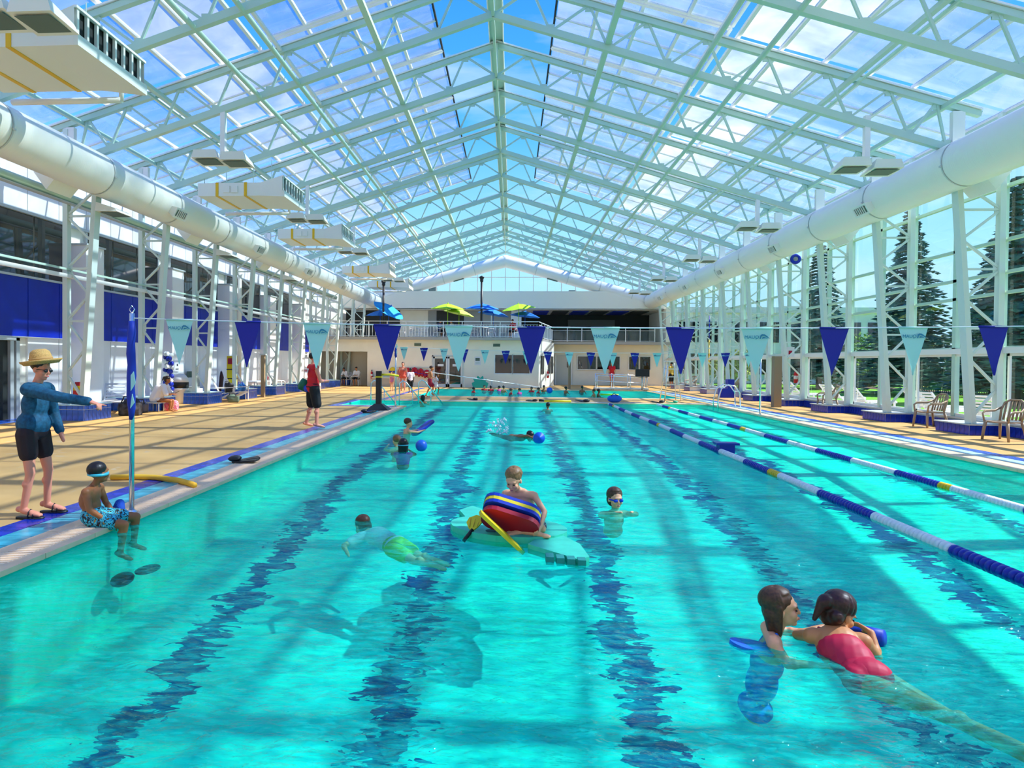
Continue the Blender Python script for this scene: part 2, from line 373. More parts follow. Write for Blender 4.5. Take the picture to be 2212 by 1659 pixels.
g.build('overflow_grate', mat('grate_white', (.84, .72, .56), .5), t)['kind'] = 'stuff'
t = struct('trim_2', 'pool edge coping and tile bands along the right of the main pool')
strip(t, 'coping_stone', copem, PR-.02, PR+.42, PN, PF+.4, .62, .014)
strip(t, 'tile', palet, PR+.43, PR+.78, PN+3, PF+.4, .30); strip(t, 'tile', bluet2, PR+.79, PR+1.08, PN+3, PF+.4, .30)
t = struct('trim_3', 'white coping with a blue tile line at the far end of the main pool')
strip(t, 'coping_stone', copem, PL, PR, PF-.02, PF+.35, .62, .014, 'x'); strip(t, 'tile', bluet2, PL-2.6, PR, PF+.36, PF+.62, .30, .008, 'x')
t = struct('trim_4', 'blue tile line around the entry steps beside the pool')
strip(t, 'tile', bluet2, IN[0]-.3, PL-.45, IN[1]-.32, IN[1]-.02, .30, .008, 'x'); strip(t, 'tile', bluet2, IN[0]-.3, IN[0]-.02, IN[1], PF+.3, .30)
strip(t, 'coping_stone', copem, IN[0], PL+.0, IN[1]-.02, IN[1]+.2, .62, .014, 'x')
t = struct('trim_5', 'coping around the teaching pool')
strip(t, 'coping_stone', copem, QL, QR, QN-.35, QN+.02, .62, .014, 'x'); strip(t, 'coping_stone', copem, QL, QR, QF-.02, QF+.3, .62, .014, 'x')
strip(t, 'tile', bluet2, QL-1.1, QL-.85, QN-3, QF+1, .30); strip(t, 'tile', palet, QR+.2, QR+.7, QN-3, QF, .30); strip(t, 'tile', bluet2, QR+.72, QR+1.0, QN-3, QF, .30)
t = struct('trim_6', 'blue tile line at the foot of the left wall')
strip(t, 'tile', bluet2, WL+.02, WL+.75, 8, 31, .30, .006)

# ------------------------------------------------------------------ left wall
wl = struct('wall_left', 'white panelled left wall with a deep blue band and dark windows')
xs = WL
b2('wall_core', cream, (xs-.4, -4, 0), (xs-.06, 52, 8.0), wl)
PW = 1.21; y = -4.0; i = 0
while y < 42:
    y1 = y+PW
    if not (13.0 < y < 16.2): b2('panel', wallw, (xs-.06, y+.012, .02), (xs, y1-.012, 2.18), wl)
    b2('panel', bluew, (xs-.06, y+.01, 2.20), (xs+.015, y1-.01, 3.80), wl)
    b2('panel', wallw, (xs-.06, y+.012, 5.62), (xs, y1-.012, 8.0), wl)
    y = y1; i += 1
b2('ledge', steel_in, (xs-.06, -4, 5.54), (xs+.05, 42, 5.61), wl); b2('ledge', steel_in, (xs-.06, -4, 3.80), (xs+.05, 42, 3.86), wl)
b2('ledge', steel_w, (xs-.06, -4, 2.175), (xs+.03, 42, 2.205), wl)
for k in range(-3, 5):
    yc = 18.6+4.85*k
    b2('pilaster', wallw, (xs-.05, yc-.42, 0), (xs+.55, yc+.42, 5.0), wl)
    b2('pilaster_cap', steel_in, (xs-.05, yc-.45, 5.0), (xs+.6, yc+.45, 5.05), wl)
    if k == 4: continue
    for j in range(3):
        a = yc+.42+j*(4.01/3)
        b2('window_pane', glass_dark, (xs-.058, a+.02, 3.87), (xs-.03, a+4.01/3-.02, 5.53), wl)
    b2('window_frame', alum, (xs-.058, yc+.36, 3.86), (xs+.01, yc+.44, 5.54), wl); b2('window_frame', alum, (xs-.058, yc+4.41, 3.86), (xs+.01, yc+4.49, 5.54), wl)
dl = struct('door_1', 'dark doorway in a steel frame at the left edge', (xs, 14.6, 0))
b2('unlit_doorway_sheet', dark, (xs-.05, 13.1, 0), (xs-.02, 15.9, 2.1), dl)  # near-black sheet on the wall, painted in for the unlit doorway
b2('door_jamb', alum, (xs-.06, 15.9, 0), (xs+.06, 16.02, 2.16), dl); b2('door_jamb', alum, (xs-.06, 16.08, 0), (xs+.08, 16.2, 2.16), dl); b2('lintel', alum, (xs-.06, 13.0, 2.08), (xs+.08, 16.2, 2.17), dl)
# upper wall end beyond the pilasters, glazed gallery front
for k in range(3): pass

# ------------------------------------------------------------------ truss columns
def column(name, side, k, lab):
    y = FY(k); xo = -11.58 if side < 0 else 11.42; xi0 = -11.14 if side < 0 else 10.86; xi1 = -10.78 if side < 0 else 10.44
    zb0 = .40 if side < 0 else .27
    r = struct(name, lab, (xo, y, 0)); ztop = 7.55
    box('chord', steel_c, (xo, y, (zb0+ztop)/2), (.13, .15, ztop-zb0), r)
    bar('chord', steel_c, (xi0, y, zb0), (xi1, y, 6.05), .17, .10, r, (1, 0, 0))
    bar('flange', steel_c, (xi0-side*.075, y, zb0), (xi1-side*.075, y, 6.05), .22, .025, r, (1, 0, 0))
    n = 4; z0 = zb0+.15; st = (6.0-z0)/n
    xin = lambda z: xi0+(xi1-xi0)*(z-zb0)/(6.05-zb0)
    for i in range(n):
        za, zm, zc = z0+i*st, z0+(i+.5)*st, z0+(i+1)*st
        bar('brace', steel_c, (xin(za), y, za), (xo, y, zm), .06, .05, r); bar('brace', steel_c, (xo, y, zm), (xin(zc), y, zc), .06, .05, r)
        if i > 0: bar('strut', steel_c, (xin(zm), y, zm), (xo, y, zm), .055, .05, r)
        put('gusset', steel_c, I3, (xo-side*.09, y, zm), (.12, .03, .2), r)
    tube('duct_hanger', steel_c, (xi1, y, 6.0), (xi1, y, 6.85), .03, r)
    return r
ORD = 'nearest second third fourth fifth sixth seventh eighth ninth tenth eleventh twelfth'.split()
for k in range(0, 10): column('column', -1, k, f'{ORD[k]} white truss column along the left wall')
for k in range(0, 10): column('column', 1, k, f'{ORD[k]} white truss column along the glass wall')
for k in (-1, -2, -3): column('column', 1, k, 'white truss column beside the camera on the glass wall side')

# ------------------------------------------------------------------ plinths under the columns
for k in range(0, 9):
    y = FY(k); r = struct('trim_7' if k == 0 else 'trim_7', f'blue tiled plinth under the {ORD[k]} left column', (-11.6, y+.7, 0))
    x0, x1, ya, yb_ = -12.55, -11.0, y-.15, y+.95
    b2('plinth_core', wallw, (x0, ya, 0), (x1, yb_, .40), r); b2('plinth_cap', palet, (x0-.02, ya-.02, .40), (x1+.02, yb_+.02, .425), r)
    if k > 5:
        b2('tile_face', bluet2, (x0, ya-.012, 0), (x1, ya, .40), r); b2('tile_face', bluet2, (x1, ya, 0), (x1+.012, yb_, .40), r); continue
    for j in range(10):
        for h in range(2): b2('tile', bluet2, (x0+j*.155+.006, ya-.015, .01+h*.29), (x0+(j+1)*.155-.006, ya, .285+h*.11), r)
    for j in range(7):
        for h in range(2): b2('tile', bluet2, (x1, ya+j*.157+.006, .01+h*.29), (x1+.015, ya+(j+1)*.157-.006, .285+h*.11), r)

# ------------------------------------------------------------------ right glass wall
wr = struct('wall_right', 'tall glazed right wall with white mullions and sliding doors')
x = WR
RZ = [.30, 1.96, 2.06, 3.36, 3.84, 4.60, 5.86, 7.5]
for k in range(-4, 10):
    ya, yb_ = FY(k), FY(k+1); ym = (ya+yb_)/2
    for yy in (ya+.10, ym): bar('mullion', steel, (x+.03, yy, .25), (x+.03, yy, 7.5), .10 if yy != ym else .13, .12, wr, (1, 0, 0))
    for z in RZ[2:-1]: bar('transom', steel, (x+.02, ya, z), (x+.02, yb_, z), .10, .075, wr)
    bar('lintel', steel_w, (x, ya, 2.0), (x, yb_, 2.0), .16, .14, wr)
    bar('sill', steel_in, (x, ya, .29), (x, yb_, .29), .16, .05, wr)
    for a, b_ in ((ya+.15, ym-.07), (ym+.07, yb_+.03)):
        for z0, z1 in zip(RZ[2:], RZ[3:]): pane('glass_pane', glass_wall, (x+.03, a, z0+.04), (x+.03, b_, z0+.04), (x+.03, a, z1-.04), wr)
    # sliding door leaves below the lintel
    for j, (a, b_) in enumerate(((ya+.2, ym), (ym, yb_-.05))):
        xx = x+.02+.05*j
        for yy in (a+.03, b_-.03): bar('door_stile', steel_w, (xx, yy, .31), (xx, yy, 1.93), .06, .05, wr, (1, 0, 0))
        bar('door_rail', steel_w, (xx, a, .35), (xx, b_, .35), .05, .09, wr); bar('door_rail', steel_w, (xx, a, 1.9), (xx, b_, 1.9), .05, .06, wr)
        pane('door_pane', glass_wall, (xx, a+.06, .39), (xx, b_-.06, .39), (xx, a+.06, 1.87), wr)
b2('eave_beam', steel, (x-.1, FY(-5), 7.45), (x+.15, FY(10), 7.62), wr)
base = struct('baseboard_right', 'low dark blue tiled kerb below the glass wall')
b2('kerb_core', steel_in, (x-.12, FY(-5), 0), (x+.2, 50, .25), base)
for k in range(-1, 9):
    ya = FY(k); r = base
    b2('kerb_block', steel_w, (10.72, ya-.12, 0), (x, ya+1.05, .235), r); b2('kerb_cap', steel_in, (10.68, ya-.15, .235), (x, ya+1.08, .262), r)
    if k <= 4:
        for j in range(8): b2('tile', bluet, (10.705, ya-.12+j*.146+.005, .005), (10.72, ya-.12+(j+1)*.146-.005, .23), r)
        for j in range(5): b2('tile', bluet, (10.72+j*.14+.005, ya-.135, .005), (10.72+(j+1)*.14-.005, ya-.12, .23), r)
        for j in range(15): b2('tile', bluet, (x-.135, ya+1.05+j*.1468+.005, .005), (x-.12, ya+1.05+(j+1)*.1468-.005, .24), r)
    else:
        b2('tile_face', bluet, (10.705, ya-.135, .0), (10.72, ya+1.05, .235), r); b2('tile_face', bluet, (x-.135, ya+1.05, 0), (x-.12, ya+S-.12, .245), r)

# ------------------------------------------------------------------ roof: trusses, rails, glazing
def truss(k):
    y = FY(k); r = struct('roof_truss', f'white steel roof truss overhead near the camera', (RX, y, 0))
    if 0 <= k < 10: r['label'] = f'{ORD[k]} white steel roof truss counted along the ridge'
    for s in (-1, 1):
        e_ = RX+s*11.15
        bar('bottom_chord', steel, (RX, y, zb(RX)), (RX+s*10.75, y, zb(RX+s*10.75)), .13, .16, r)
        bar('top_chord', steel, (RX, y, zt(RX)), (e_+s*.3, y, zt(e_+s*.3)), .13, .13, r)
        bar('top_flange', steel_w, (RX, y, zt(RX)+.1), (e_+s*.3, y, zt(e_+s*.3)+.1), .20, .04, r)
        n = 8
        for i in range(n):
            b0, t0, b1 = RX+s*1.41*i, RX+s*(1.41*i+.94 if i < 7 else 1.41*i+.6), RX+s*1.41*(i+1)
            if i == n-1: b1 = RX+s*10.7
            if i > 0 or True: bar('web', steel, (b0, y, zb(b0)), (t0, y, zt(t0)), .05, .055, r)
            bar('web', steel, (t0, y, zt(t0)), (b1, y, zb(b1)), .05, .055, r)
            put('gusset', steel, I3, (t0, y, zt(t0)-.1), (.2, .03, .13), r); put('gusset', steel, I3, (b1, y, zb(b1)+.11), (.2, .03, .13), r)
        bar('eave_post', steel_w, (RX+s*10.95, y, 6.2), (RX+s*10.95, y, zt(e_)-.02), .28, .12, r, (0, 1, 0))
    box('ridge_post', steel, (RX, y, (zb(RX)+zt(RX))/2), (.08, .3, zt(RX)-zb(RX)), r)
for k in range(-5, 11): truss(k)
rf = struct('ceiling', 'white ridge beam and long roof rails')
ya, yb_ = FY(-5), FY(10)
bar('ridge_beam', steel, (RX, ya, zt(RX)+.16), (RX, yb_, zt(RX)+.16), .42, .06, rf); bar('ridge_beam', steel, (RX, ya, zb(RX)-.02), (RX, yb_, zb(RX)-.02), .07, .10, rf)
for s in (-1, 1):
    bar('ridge_plate', steel_w, (RX+s*.2, ya, zt(RX)+.10), (RX+s*.2, yb_, zt(RX)+.10), .03, .16, rf)
    for xp, w_, h_, dz in ((2.8, .14, .10, .12), (8.46, .12, .10, .12), (8.62, .05, .05, .10), (10.6, .10, .10, .15)):
        X = RX+s*xp; bar('purlin', steel, (X, ya, zb(X)+dz+.75*(xp > 8)), (X, yb_, zb(X)+dz+.75*(xp > 8)), w_, h_, rf)
    for xp in (4.88, 5.88):
        X = RX+s*xp; tube('track_tube', steel, (X, ya, zb(X)-.03), (X, yb_, zb(X)-.03), .06, rf)
    X = RX+s*5.35; bar('gutter', steel_w, (X, ya, zt(X)+.02), (X, yb_, zt(X)+.02), .09, .07, rf)
ZG = .24
def glaze(s):
    r = struct('roof_glazing', ('left' if s < 0 else 'right')+' roof slope of hazy glazed panels in white bars')
    zz = lambda xp, up: zt(RX+s*xp)+up
    ang = math.atan(.312)
    def cell(xa, xb, y0, y1, up, m):
        P = lambda xp, y: (RX+s*xp, y, zz(xp, up)); pane('pane', m, P(xa, y0), P(xb, y0), P(xa, y1), r)
    for k in range(-5, 10):
        y0, y1 = FY(k), FY(k+1); ym = (y0+y1)/2; near = k < 5
        cols = [5.9+i*1.02 for i in range(7)]
        for a, b_ in zip(cols, cols[1:]):
            for u, v in ((y0+.06, ym-.03), (ym+.03, y1-.06)):
                cell(a+.05, b_-.05, u, v, ZG, glass_white if (a < 7.8 and near) else glass_roof)
        for xp in cols: bar('glazing_bar', steel_w, (RX+s*xp, y0, zz(xp, ZG)), (RX+s*xp, y1, zz(xp, ZG)), .09, .08, r)
        bar('cross_bar', steel_w, (RX+s*5.9, ym, zz(5.9, ZG)), (RX+s*12.02, ym, zz(12.02, ZG)), .05, .06, r)
        if near:
            cols = [1.62+i*1.03 for i in range(5)]; up = ZG+.18
            for a, b_ in zip(cols, cols[1:]):
                for u, v in ((y0+.08, ym-.03), (ym+.03, y1-.08)): cell(a+.05, b_-.05, u, v, up, glass_roof)
            for i, xp in enumerate(cols): bar('glazing_bar', steel_w if i else dark, (RX+s*xp, y0+.05, zz(xp, up)), (RX+s*xp, y1-.05, zz(xp, up)), .08 if i else .05, .08, r)
            for yy, w_ in ((ym, .05), (y0+.07, .09), (y1-.07, .09)): bar('cross_bar', steel_w, (RX+s*1.62, yy, zz(1.62, up)), (RX+s*5.74, yy, zz(5.74, up)), w_, .07, r)
for s in (-1, 1): glaze(s)
# ------------------------------------------------------------------ far building, balcony, gable
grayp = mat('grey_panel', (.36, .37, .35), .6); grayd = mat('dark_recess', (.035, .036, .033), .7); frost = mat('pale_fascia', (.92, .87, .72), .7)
greyslab = mat('slab_edge', (.46, .43, .37), .7)
BY = 41.4
wf = struct('wall_back', 'cream two storey building at the far end with a balcony', (0, 45, 0))
ops = [(-13.5, -9.45, 0, 2.27), (-5.15, -3.15, 0, 2.02), (-1.12, 1.22, .88, 2.18)]
xe = [-14, -13.5, -9.45, -5.15, -3.15, -1.12, 1.22, 1.65]
for a, b_ in zip(xe, xe[1:]):
    o_ = [p for p in ops if abs(p[0]-a) < .01]
    if not o_: b2('wall_panel', cream, (a, BY, 0), (b_, BY+.25, 3.06), wf)
    else:
        _, _, z0, z1 = o_[0]
        b2('wall_panel', cream, (a, BY, z1), (b_, BY+.25, 3.06), wf)
        if z0 > 0: b2('wall_panel', cream, (a, BY, 0), (b_, BY+.25, z0), wf)
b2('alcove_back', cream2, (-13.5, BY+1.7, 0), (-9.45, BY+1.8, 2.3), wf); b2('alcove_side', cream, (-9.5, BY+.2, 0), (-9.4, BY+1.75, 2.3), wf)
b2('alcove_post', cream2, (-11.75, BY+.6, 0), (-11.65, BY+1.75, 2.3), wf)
# slanted side wall and the recessed wall to its right
P0, P1 = V((1.65, BY, 0)), V((2.95, 46.6, 0))
bar('side_wall', cream, P0+V((0, 0, 1.53)), P1+V((0, 0, 1.53)), .2, 3.06, wf)
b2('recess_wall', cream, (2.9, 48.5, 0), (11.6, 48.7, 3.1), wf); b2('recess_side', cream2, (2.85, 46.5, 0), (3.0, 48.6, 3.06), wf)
bf = struct('floor_balcony', 'grey edged balcony slab above the far deck', (0, 45, 3.2)); b2('slab', greyslab, (-14, BY-.35, 3.06), (1.75, 50, 3.24), bf); b2('slab', greyslab, (1.75, 47.4, 3.02), (11.6, 53, 3.22), bf); b2('recess_side', cream, (11.2, 47.5, 3.2), (11.5, 53.4, 5.7), wf)
MBp = MB().prism([(1.75, BY-.35), (3.0, 47.4), (1.75, 47.4)], 3.06, 3.24); MBp.build('slab', greyslab, bf)
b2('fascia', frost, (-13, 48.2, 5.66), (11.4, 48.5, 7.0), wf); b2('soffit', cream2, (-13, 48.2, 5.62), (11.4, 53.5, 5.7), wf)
b2('upper_wall', cream, (-8.7, 49.3, 3.24), (-6.5, 49.5, 5.64), wf)
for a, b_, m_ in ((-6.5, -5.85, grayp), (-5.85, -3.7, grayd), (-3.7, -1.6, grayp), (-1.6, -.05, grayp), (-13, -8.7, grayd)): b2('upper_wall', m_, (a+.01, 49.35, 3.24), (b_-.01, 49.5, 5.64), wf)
b2('upper_pillar', wallw, (-.05, 49.0, 3.24), (.72, 49.5, 5.64), wf)
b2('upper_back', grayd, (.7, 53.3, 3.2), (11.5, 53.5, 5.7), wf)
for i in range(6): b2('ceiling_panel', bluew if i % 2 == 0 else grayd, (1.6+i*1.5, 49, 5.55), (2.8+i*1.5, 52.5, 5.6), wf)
b2('shop_front', mat('shop_front_grey', (.16, .16, .14), .5), (4.6, 53.1, 3.3), (8.4, 53.28, 5.2), wf); b2('shop_opening', dark, (4.8, 53.05, 3.4), (8.2, 53.1, 4.7), wf)  # near-black sheet stands in for the unlit inside of the shop
for i in range(8): b2('wall_panel', mat('brown_screen', (.10, .07, .05), .7), (3.4+i*.86, 52.0, 3.2), (4.1+i*.86, 52.08, 4.1+.25*(i % 2)), wf)
for xx in (-6.35, -1.2): b2('vent', grille, (xx, BY-.03, 2.66), (xx+.45, BY, 2.84), wf)
def win(n, lab, cells, y, z0, z1, fr=.06):
    r = struct(f'window_{n}', lab, (cells[0][0], y, z0))
    for a, b_ in cells:
        b2('pane', glass_dark, (a, y-.02, z0), (b_, y+.02, z1), r)
        for c, d_ in (((a-fr, z0-fr), (b_+fr, z0)), ((a-fr, z1), (b_+fr, z1+fr)), ((a-fr, z0), (a, z1)), ((b_, z0), (b_+fr, z1))): b2('frame', steel_w, (c[0], y-.05, c[1]), (d_[0], y+.03, d_[1]), r)
win(1, 'dark two pane office window in the far cream wall', [(-1.06, .02), (.1, 1.16)], BY+.08, .94, 2.12)
win(2, 'wide dark window in the recessed far wall', [(4.95, 6.3), (6.4, 8.05)], 48.46, 1.2, 2.15)
win(3, 'dark window by the far right corner', [(8.75, 9.45), (9.55, 10.3)], 48.46, 1.2, 2.15)
sw = struct('window_4', 'narrow window in the slanted far wall', (2.2, 44, 0))
for t0, t1 in ((.12, .3), (.58, .72), (.80, .93)):
    a, b_ = P0.lerp(P1, t0), P0.lerp(P1, t1); off = V((.12, -.03, 0)); off2 = V((-.13, .03, 0))
    bar('pane', glass_dark, a+V((0, 0, 1.5))+off2*0+off, b_+V((0, 0, 1.5))+off, .03, 1.2, sw)
dd = struct('door_2', 'glazed double doors in the far cream wall', (-4.15, BY, 0))
for a, b_ in ((-5.1, -4.17), (-4.13, -3.2)):
    for c, d_ in (((a, 0), (a+.1, 1.98)), ((b_-.1, 0), (b_, 1.98)), ((a, 0), (b_, .2)), ((a, 1.86), (b_, 1.98))): b2('door_frame', steel_w, (c[0], BY+.02, c[1]), (d_[0], BY+.08, d_[1]), dd)
    b2('pane', glass_dark, (a+.1, BY+.04, .2), (b_-.1, BY+.06, 1.86), dd); b2('notice', wallw, (a+.3, BY+.02, 1.35), (b_-.25, BY+.038, 1.5), dd)
    tube('handle', chrome, ((a+b_)/2+(.36 if a < -5 else -.36), BY-.03, .8), ((a+b_)/2+(.36 if a < -5 else -.36), BY-.03, 1.1), .015, dd)
for c, d_ in (((-5.18, 0), (-5.1, 2.06)), ((-3.2, 0), (-3.12, 2.06)), ((-5.18, 1.98), (-3.12, 2.06))): b2('door_frame', alum, (c[0], BY-.03, c[1]), (d_[0], BY+.1, d_[1]), dd)
d3 = struct('door_3', 'pale door in the recessed far wall', (3.9, 48.4, 0))
b2('leaf', mat('pale_door', (.62, .62, .54), .5), (3.35, 48.38, 0), (4.45, 48.46, 2.2), d3); b2('frame', steel_w, (3.25, 48.36, 0), (3.35, 48.48, 2.3), d3); b2('frame', steel_w, (4.45, 48.36, 0), (4.55, 48.48, 2.3), d3); b2('vision_pane', glass_dark, (4.15, 48.36, 1.3), (4.25, 48.39, 1.75), d3)
# balustrade
bl = thing('balcony_railing', 'white metal railing along the balcony front', 'railing', (-5, BY-.2, 3.24))
def rail(p, q, sp, bal=True, glassy=False):
    p, q = V(p), V(q)
    for z, w_ in ((1.02, .06), (.82, .035), (.06, .04)): bar('rail', steel_w, p+V((0, 0, z)), q+V((0, 0, z)), w_, w_*.8, bl)
    n = max(1, round((q-p).length/sp))
    for i in range(n+1): c = p.lerp(q, i/n); bar('post', steel_w, c, c+V((0, 0, 1.02)), .05, .05, bl)
    if glassy:
        for i in range(n): a, b_ = p.lerp(q, (i+.04)/n), p.lerp(q, (i+.96)/n); pane('glass_panel', glass_rail, a+V((0, 0, .1)), b_+V((0, 0, .1)), a+V((0, 0, .8)), bl)
    elif bal:
        nb = int((q-p).length/.2)
        for i in range(nb): c = p.lerp(q, (i+.5)/nb); bar('baluster', steel_w, c+V((0, 0, .06)), c+V((0, 0, .82)), .022, .022, bl)
rail((-13, BY-.25, 3.24), (1.7, BY-.25, 3.24), 1.22); rail((1.7, BY-.25, 3.24), (3.0, 47.3, 3.22), 1.2); rail((3.0, 47.3, 3.22), (10.4, 47.5, 3.22), 1.1, glassy=True)
# gable glazing
wg = struct('wall_gable', 'glazed gable over the far building', (RX, FY(10), 7))
gy = FY(10)+.15; gx = [RX+i*1.08 for i in range(-10, 11)]
for gx_ in gx: bar('mullion', steel_w, (gx_, gy, 7.0), (gx_, gy, zt(gx_)+.1), .05, .06, wg, (1, 0, 0))
for z, hw in ((7.0, 11), (8.25, 8.6)): bar('transom', steel_w, (RX-hw, gy, z), (RX+hw, gy, z), .06, .06, wg)
for i, (a, b_) in enumerate(zip(gx, gx[1:])):
    zl = min(zt(a), zt(b_))
    pane('pane', glass_wall, (a+.03, gy, 7.03), (b_-.03, gy, 7.03), (a+.03, gy, min(zl, 8.22)), wg)
    if zl > 8.4: pane('pane', glass_wall, (a+.03, gy, 8.28), (b_-.03, gy, 8.28), (a+.03, gy, zl), wg)
# rear wall behind the camera
b2('wall_near', wallw, (WL-.3, -4.4, 0), (WR+.4, -4.2, 7.6))['kind'] = 'structure'

# ------------------------------------------------------------------ ducts
def duct(name, lab, xc, zc, r, y0, y1, side, slots, backs):
    t = thing(name, lab, 'air duct', (xc, (y0+y1)/2, zc)); n = round((y1-y0)/S); st = (y1-y0)/n
    for i in range(n):
        a, b_ = y0+i*st, y0+(i+1)*st
        MB().path([(xc, a, zc), (xc, b_, zc)], r, 32, cap=False, up=(0, 0, 1)).build('duct_section', ductm, t, True)
        MB().path([(xc, b_-.02, zc), (xc, b_+.02, zc)], r+.012, 32, cap=False).build('joint_band', steel_in, t, True)
        box('strap_lug', steel_in, (xc-side*(r+.02), b_, zc-.1), (.03, .06, .04), t)
    for y in slots:
        d_ = V((-side, 0, -.55)).normalized(); R = frame(V((0, 1, 0)), d_); c = V((xc, y, zc))+d_*(r+.03)
        MB().prism([(-.16, -.14), (.16, -.14), (.10, .06), (-.10, .06)], -.34, .34, lambda a, b_, z: c+R @ V((a, z, -b_+0))).build('outlet_hood', ductm, t)
        k = box('outlet_grille', grille, c+d_*.14, (.20, .56, .02), t, R)
        for j in range(6): box('vane', steel_w, c+d_*.155+V((0, -.22+j*.09, 0)), (.2, .02, .03), t, R)
    for y in backs:
        d_ = V((side, 0, -.75)).normalized(); R = frame(V((0, 1, 0)), d_); c = V((xc, y, zc))+d_*(r+.05)
        MB().prism([(-.26, -.22), (.26, -.22), (.18, .16), (-.18, .16)], -.42, .42, lambda a, b_, z: c+R @ V((a, z, -b_))).build('outlet_hood', ductm, t)
    return t
duct('air_duct', 'long white round air duct above the left truss columns', -10.45, 6.26, .52, FY(-5), 48.05, -1, [FY(.75), FY(2.55), FY(4.35), FY(6.2)], [FY(-.35), FY(1.55), FY(3.4)])
duct('air_duct', 'long white round air duct along the glass wall', 10.28, 6.27, .55, FY(-5), 48.05, 1, [FY(.8), FY(2.6), FY(4.4), FY(6.2), FY(8)], [FY(-.1), FY(1.75), FY(3.6), FY(5.4)])
g = thing('gable_duct', 'white fabric air duct bent like a roof across the far gable', 'air duct', (RX, 48.9, 8))
for s in (-1, 1):
    pts = [V((RX, 48.6, 9.35)).lerp(V((RX+s*10.6, 48.6, 6.35)), i/9) for i in range(10)]
    pts[0] = V((RX+s*.02, 48.6, 9.30)); MB().path(pts, [.46]*10, 20, cap=False, up=(0, 1, 0)).build('duct_arm', ductg, g, True)
    for i in (2, 4, 6, 8): a = pts[i]; b_ = (pts[i+1]-a).normalized(); MB().path([a-b_*.02, a+b_*.02], .475, 20, cap=False, up=(0, 1, 0)).build('joint_band', steel_in, g, True)
    for i in (3, 7):
        a = pts[i]; b_ = (pts[i+1]-a).normalized(); put('outlet', grille, frame(b_), a+V((0, -.1, -.48)), (.2, .8, .05), g)
MB().ell((RX, 48.6, 9.32), (.47, .47, .47)).build('elbow', ductg, g, True)
for s in (-1, 1): MB().ell((RX+s*10.7, 48.7, 6.3), (.54, .54, .54)).build('elbow', ductg, g, True)

# ------------------------------------------------------------------ air units on the left
u = thing('air_unit', 'white suspended air unit with a louvred end, nearest the camera at the top left corner', 'air unit', (0, 0, 0), 'suspended air units')
b2('casing', unitm, (-2.72, 0, 0), (-.75, 1.7, .40), u)
mb = MB()
vs = [(-.75, 0, 0), (-.75, 1.7, 0), (-.75, 1.7, .4), (-.75, 0, .4), (0, -.12, -.06), (0, 1.82, -.06), (0, 1.82, .58), (0, -.12, .58)]
mb.add(vs, [(0, 4, 5, 1), (1, 5, 6, 2), (2, 6, 7, 3), (3, 7, 4, 0)]); mb.build('outlet_head', unitm, u)
b2('louvre_back', dark, (-.06, -.1, .1), (-.05, 1.8, .55), u); b2('deflector', unitm, (-.02, -.12, -.06), (.06, 1.82, .12), u); b2('head_rim', steel_w, (-.02, -.12, .54), (.04, 1.82, .58), u)
for i in range(8): b2('louvre', unitm, (-.03, -.08+i*.245, .12), (.02, -.03+i*.245, .54), u)
for x_ in (-2.15, -1.25):
    b2('tape_band', yellow, (x_, -.012, -.012), (x_+.09, 1.71, .412), u)
for x_ in (-2.55, -1.0):
    for y_ in (.1, 1.6): tube('hanger_rod', steel, (x_, y_, .4), (x_, y_, zb(-7+x_)-6.67 if y_ < 1 else 1.6), .012, u)
tube('pipe', steel_w, (-2.7, 1.9, -.1), (-.5, 1.9, -.1), .06, u); tube('pipe', steel_w, (-.5, 1.9, -.12), (-.5, 1.9, .3), .045, u)
b2('junction_box', unitm, (-1.9, -.03, .1), (-1.7, 0, .3), u); b2('junction_box', unitm, (-1.65, -.03, .1), (-1.45, 0, .3), u)
u.location = (-7.0, FY(-2)+.75, 6.67)
for y, l_ in ((FY(1)-.1, 'second white suspended air unit, with two yellow tape bands, above the duct'), (FY(3)-.1, 'third white suspended air unit counted along the left duct'), (FY(6)-.1, 'fourth white suspended air unit counted along the left duct'), (FY(8)-.1, 'farthest white suspended air unit, near the gable duct')): dup(u, (-7.0, y, 6.67), None, l_)
# lamps on posts under the trusses
lm = thing('flood_light', 'x', 'light', (0, 0, 0), 'flood lights hanging from the trusses')
bar('drop_post', steel_w, (0, 0, .15), (0, 0, 1.25), .12, .12, lm, (0, 1, 0))
bar('cross_arm', steel, (-.5, .05, .1), (.5, .05, .1), .05, .06, lm)
for dx, dz in ((-.36, 0), (.36, -.06)):
    mb = MB().add([(dx-.34, -.3, dz+.0), (dx+.34, -.3, dz+.0), (dx+.34, .32, dz-.04), (dx-.34, .32, dz-.04), (dx-.28, -.3, dz+.2), (dx+.28, -.3, dz+.2), (dx+.28, .28, dz+.1), (dx-.28, .28, dz+.1)], [(0, 3, 2, 1), (4, 5, 6, 7), (0, 1, 5, 4), (1, 2, 6, 5), (2, 3, 7, 6), (3, 0, 4, 7)])
    h = mb.build('lamp_housing', unitm, lm); b2('lens', grille, (dx-.27, -.24, dz-.035), (dx+.27, .26, dz-.028), lm)
first = True
for s, ks in ((-1, (-2, 0, 2, 4, 7)), (1, (0, 2, 4, 6, 8))):
    for i, k in enumerate(ks):
        X = RX+s*(8.9 if s > 0 else 6.85); p = (X, FY(k), zb(X)-1.05-(.25 if s < 0 else 0))
        l_ = f'{ORD[i]} hanging pair of white flood lights on the '+('duct unit side' if s < 0 else 'glass wall side')
        if first: lm.location = p; lm['label'] = l_; first = False
        else: dup(lm, p, None, l_)
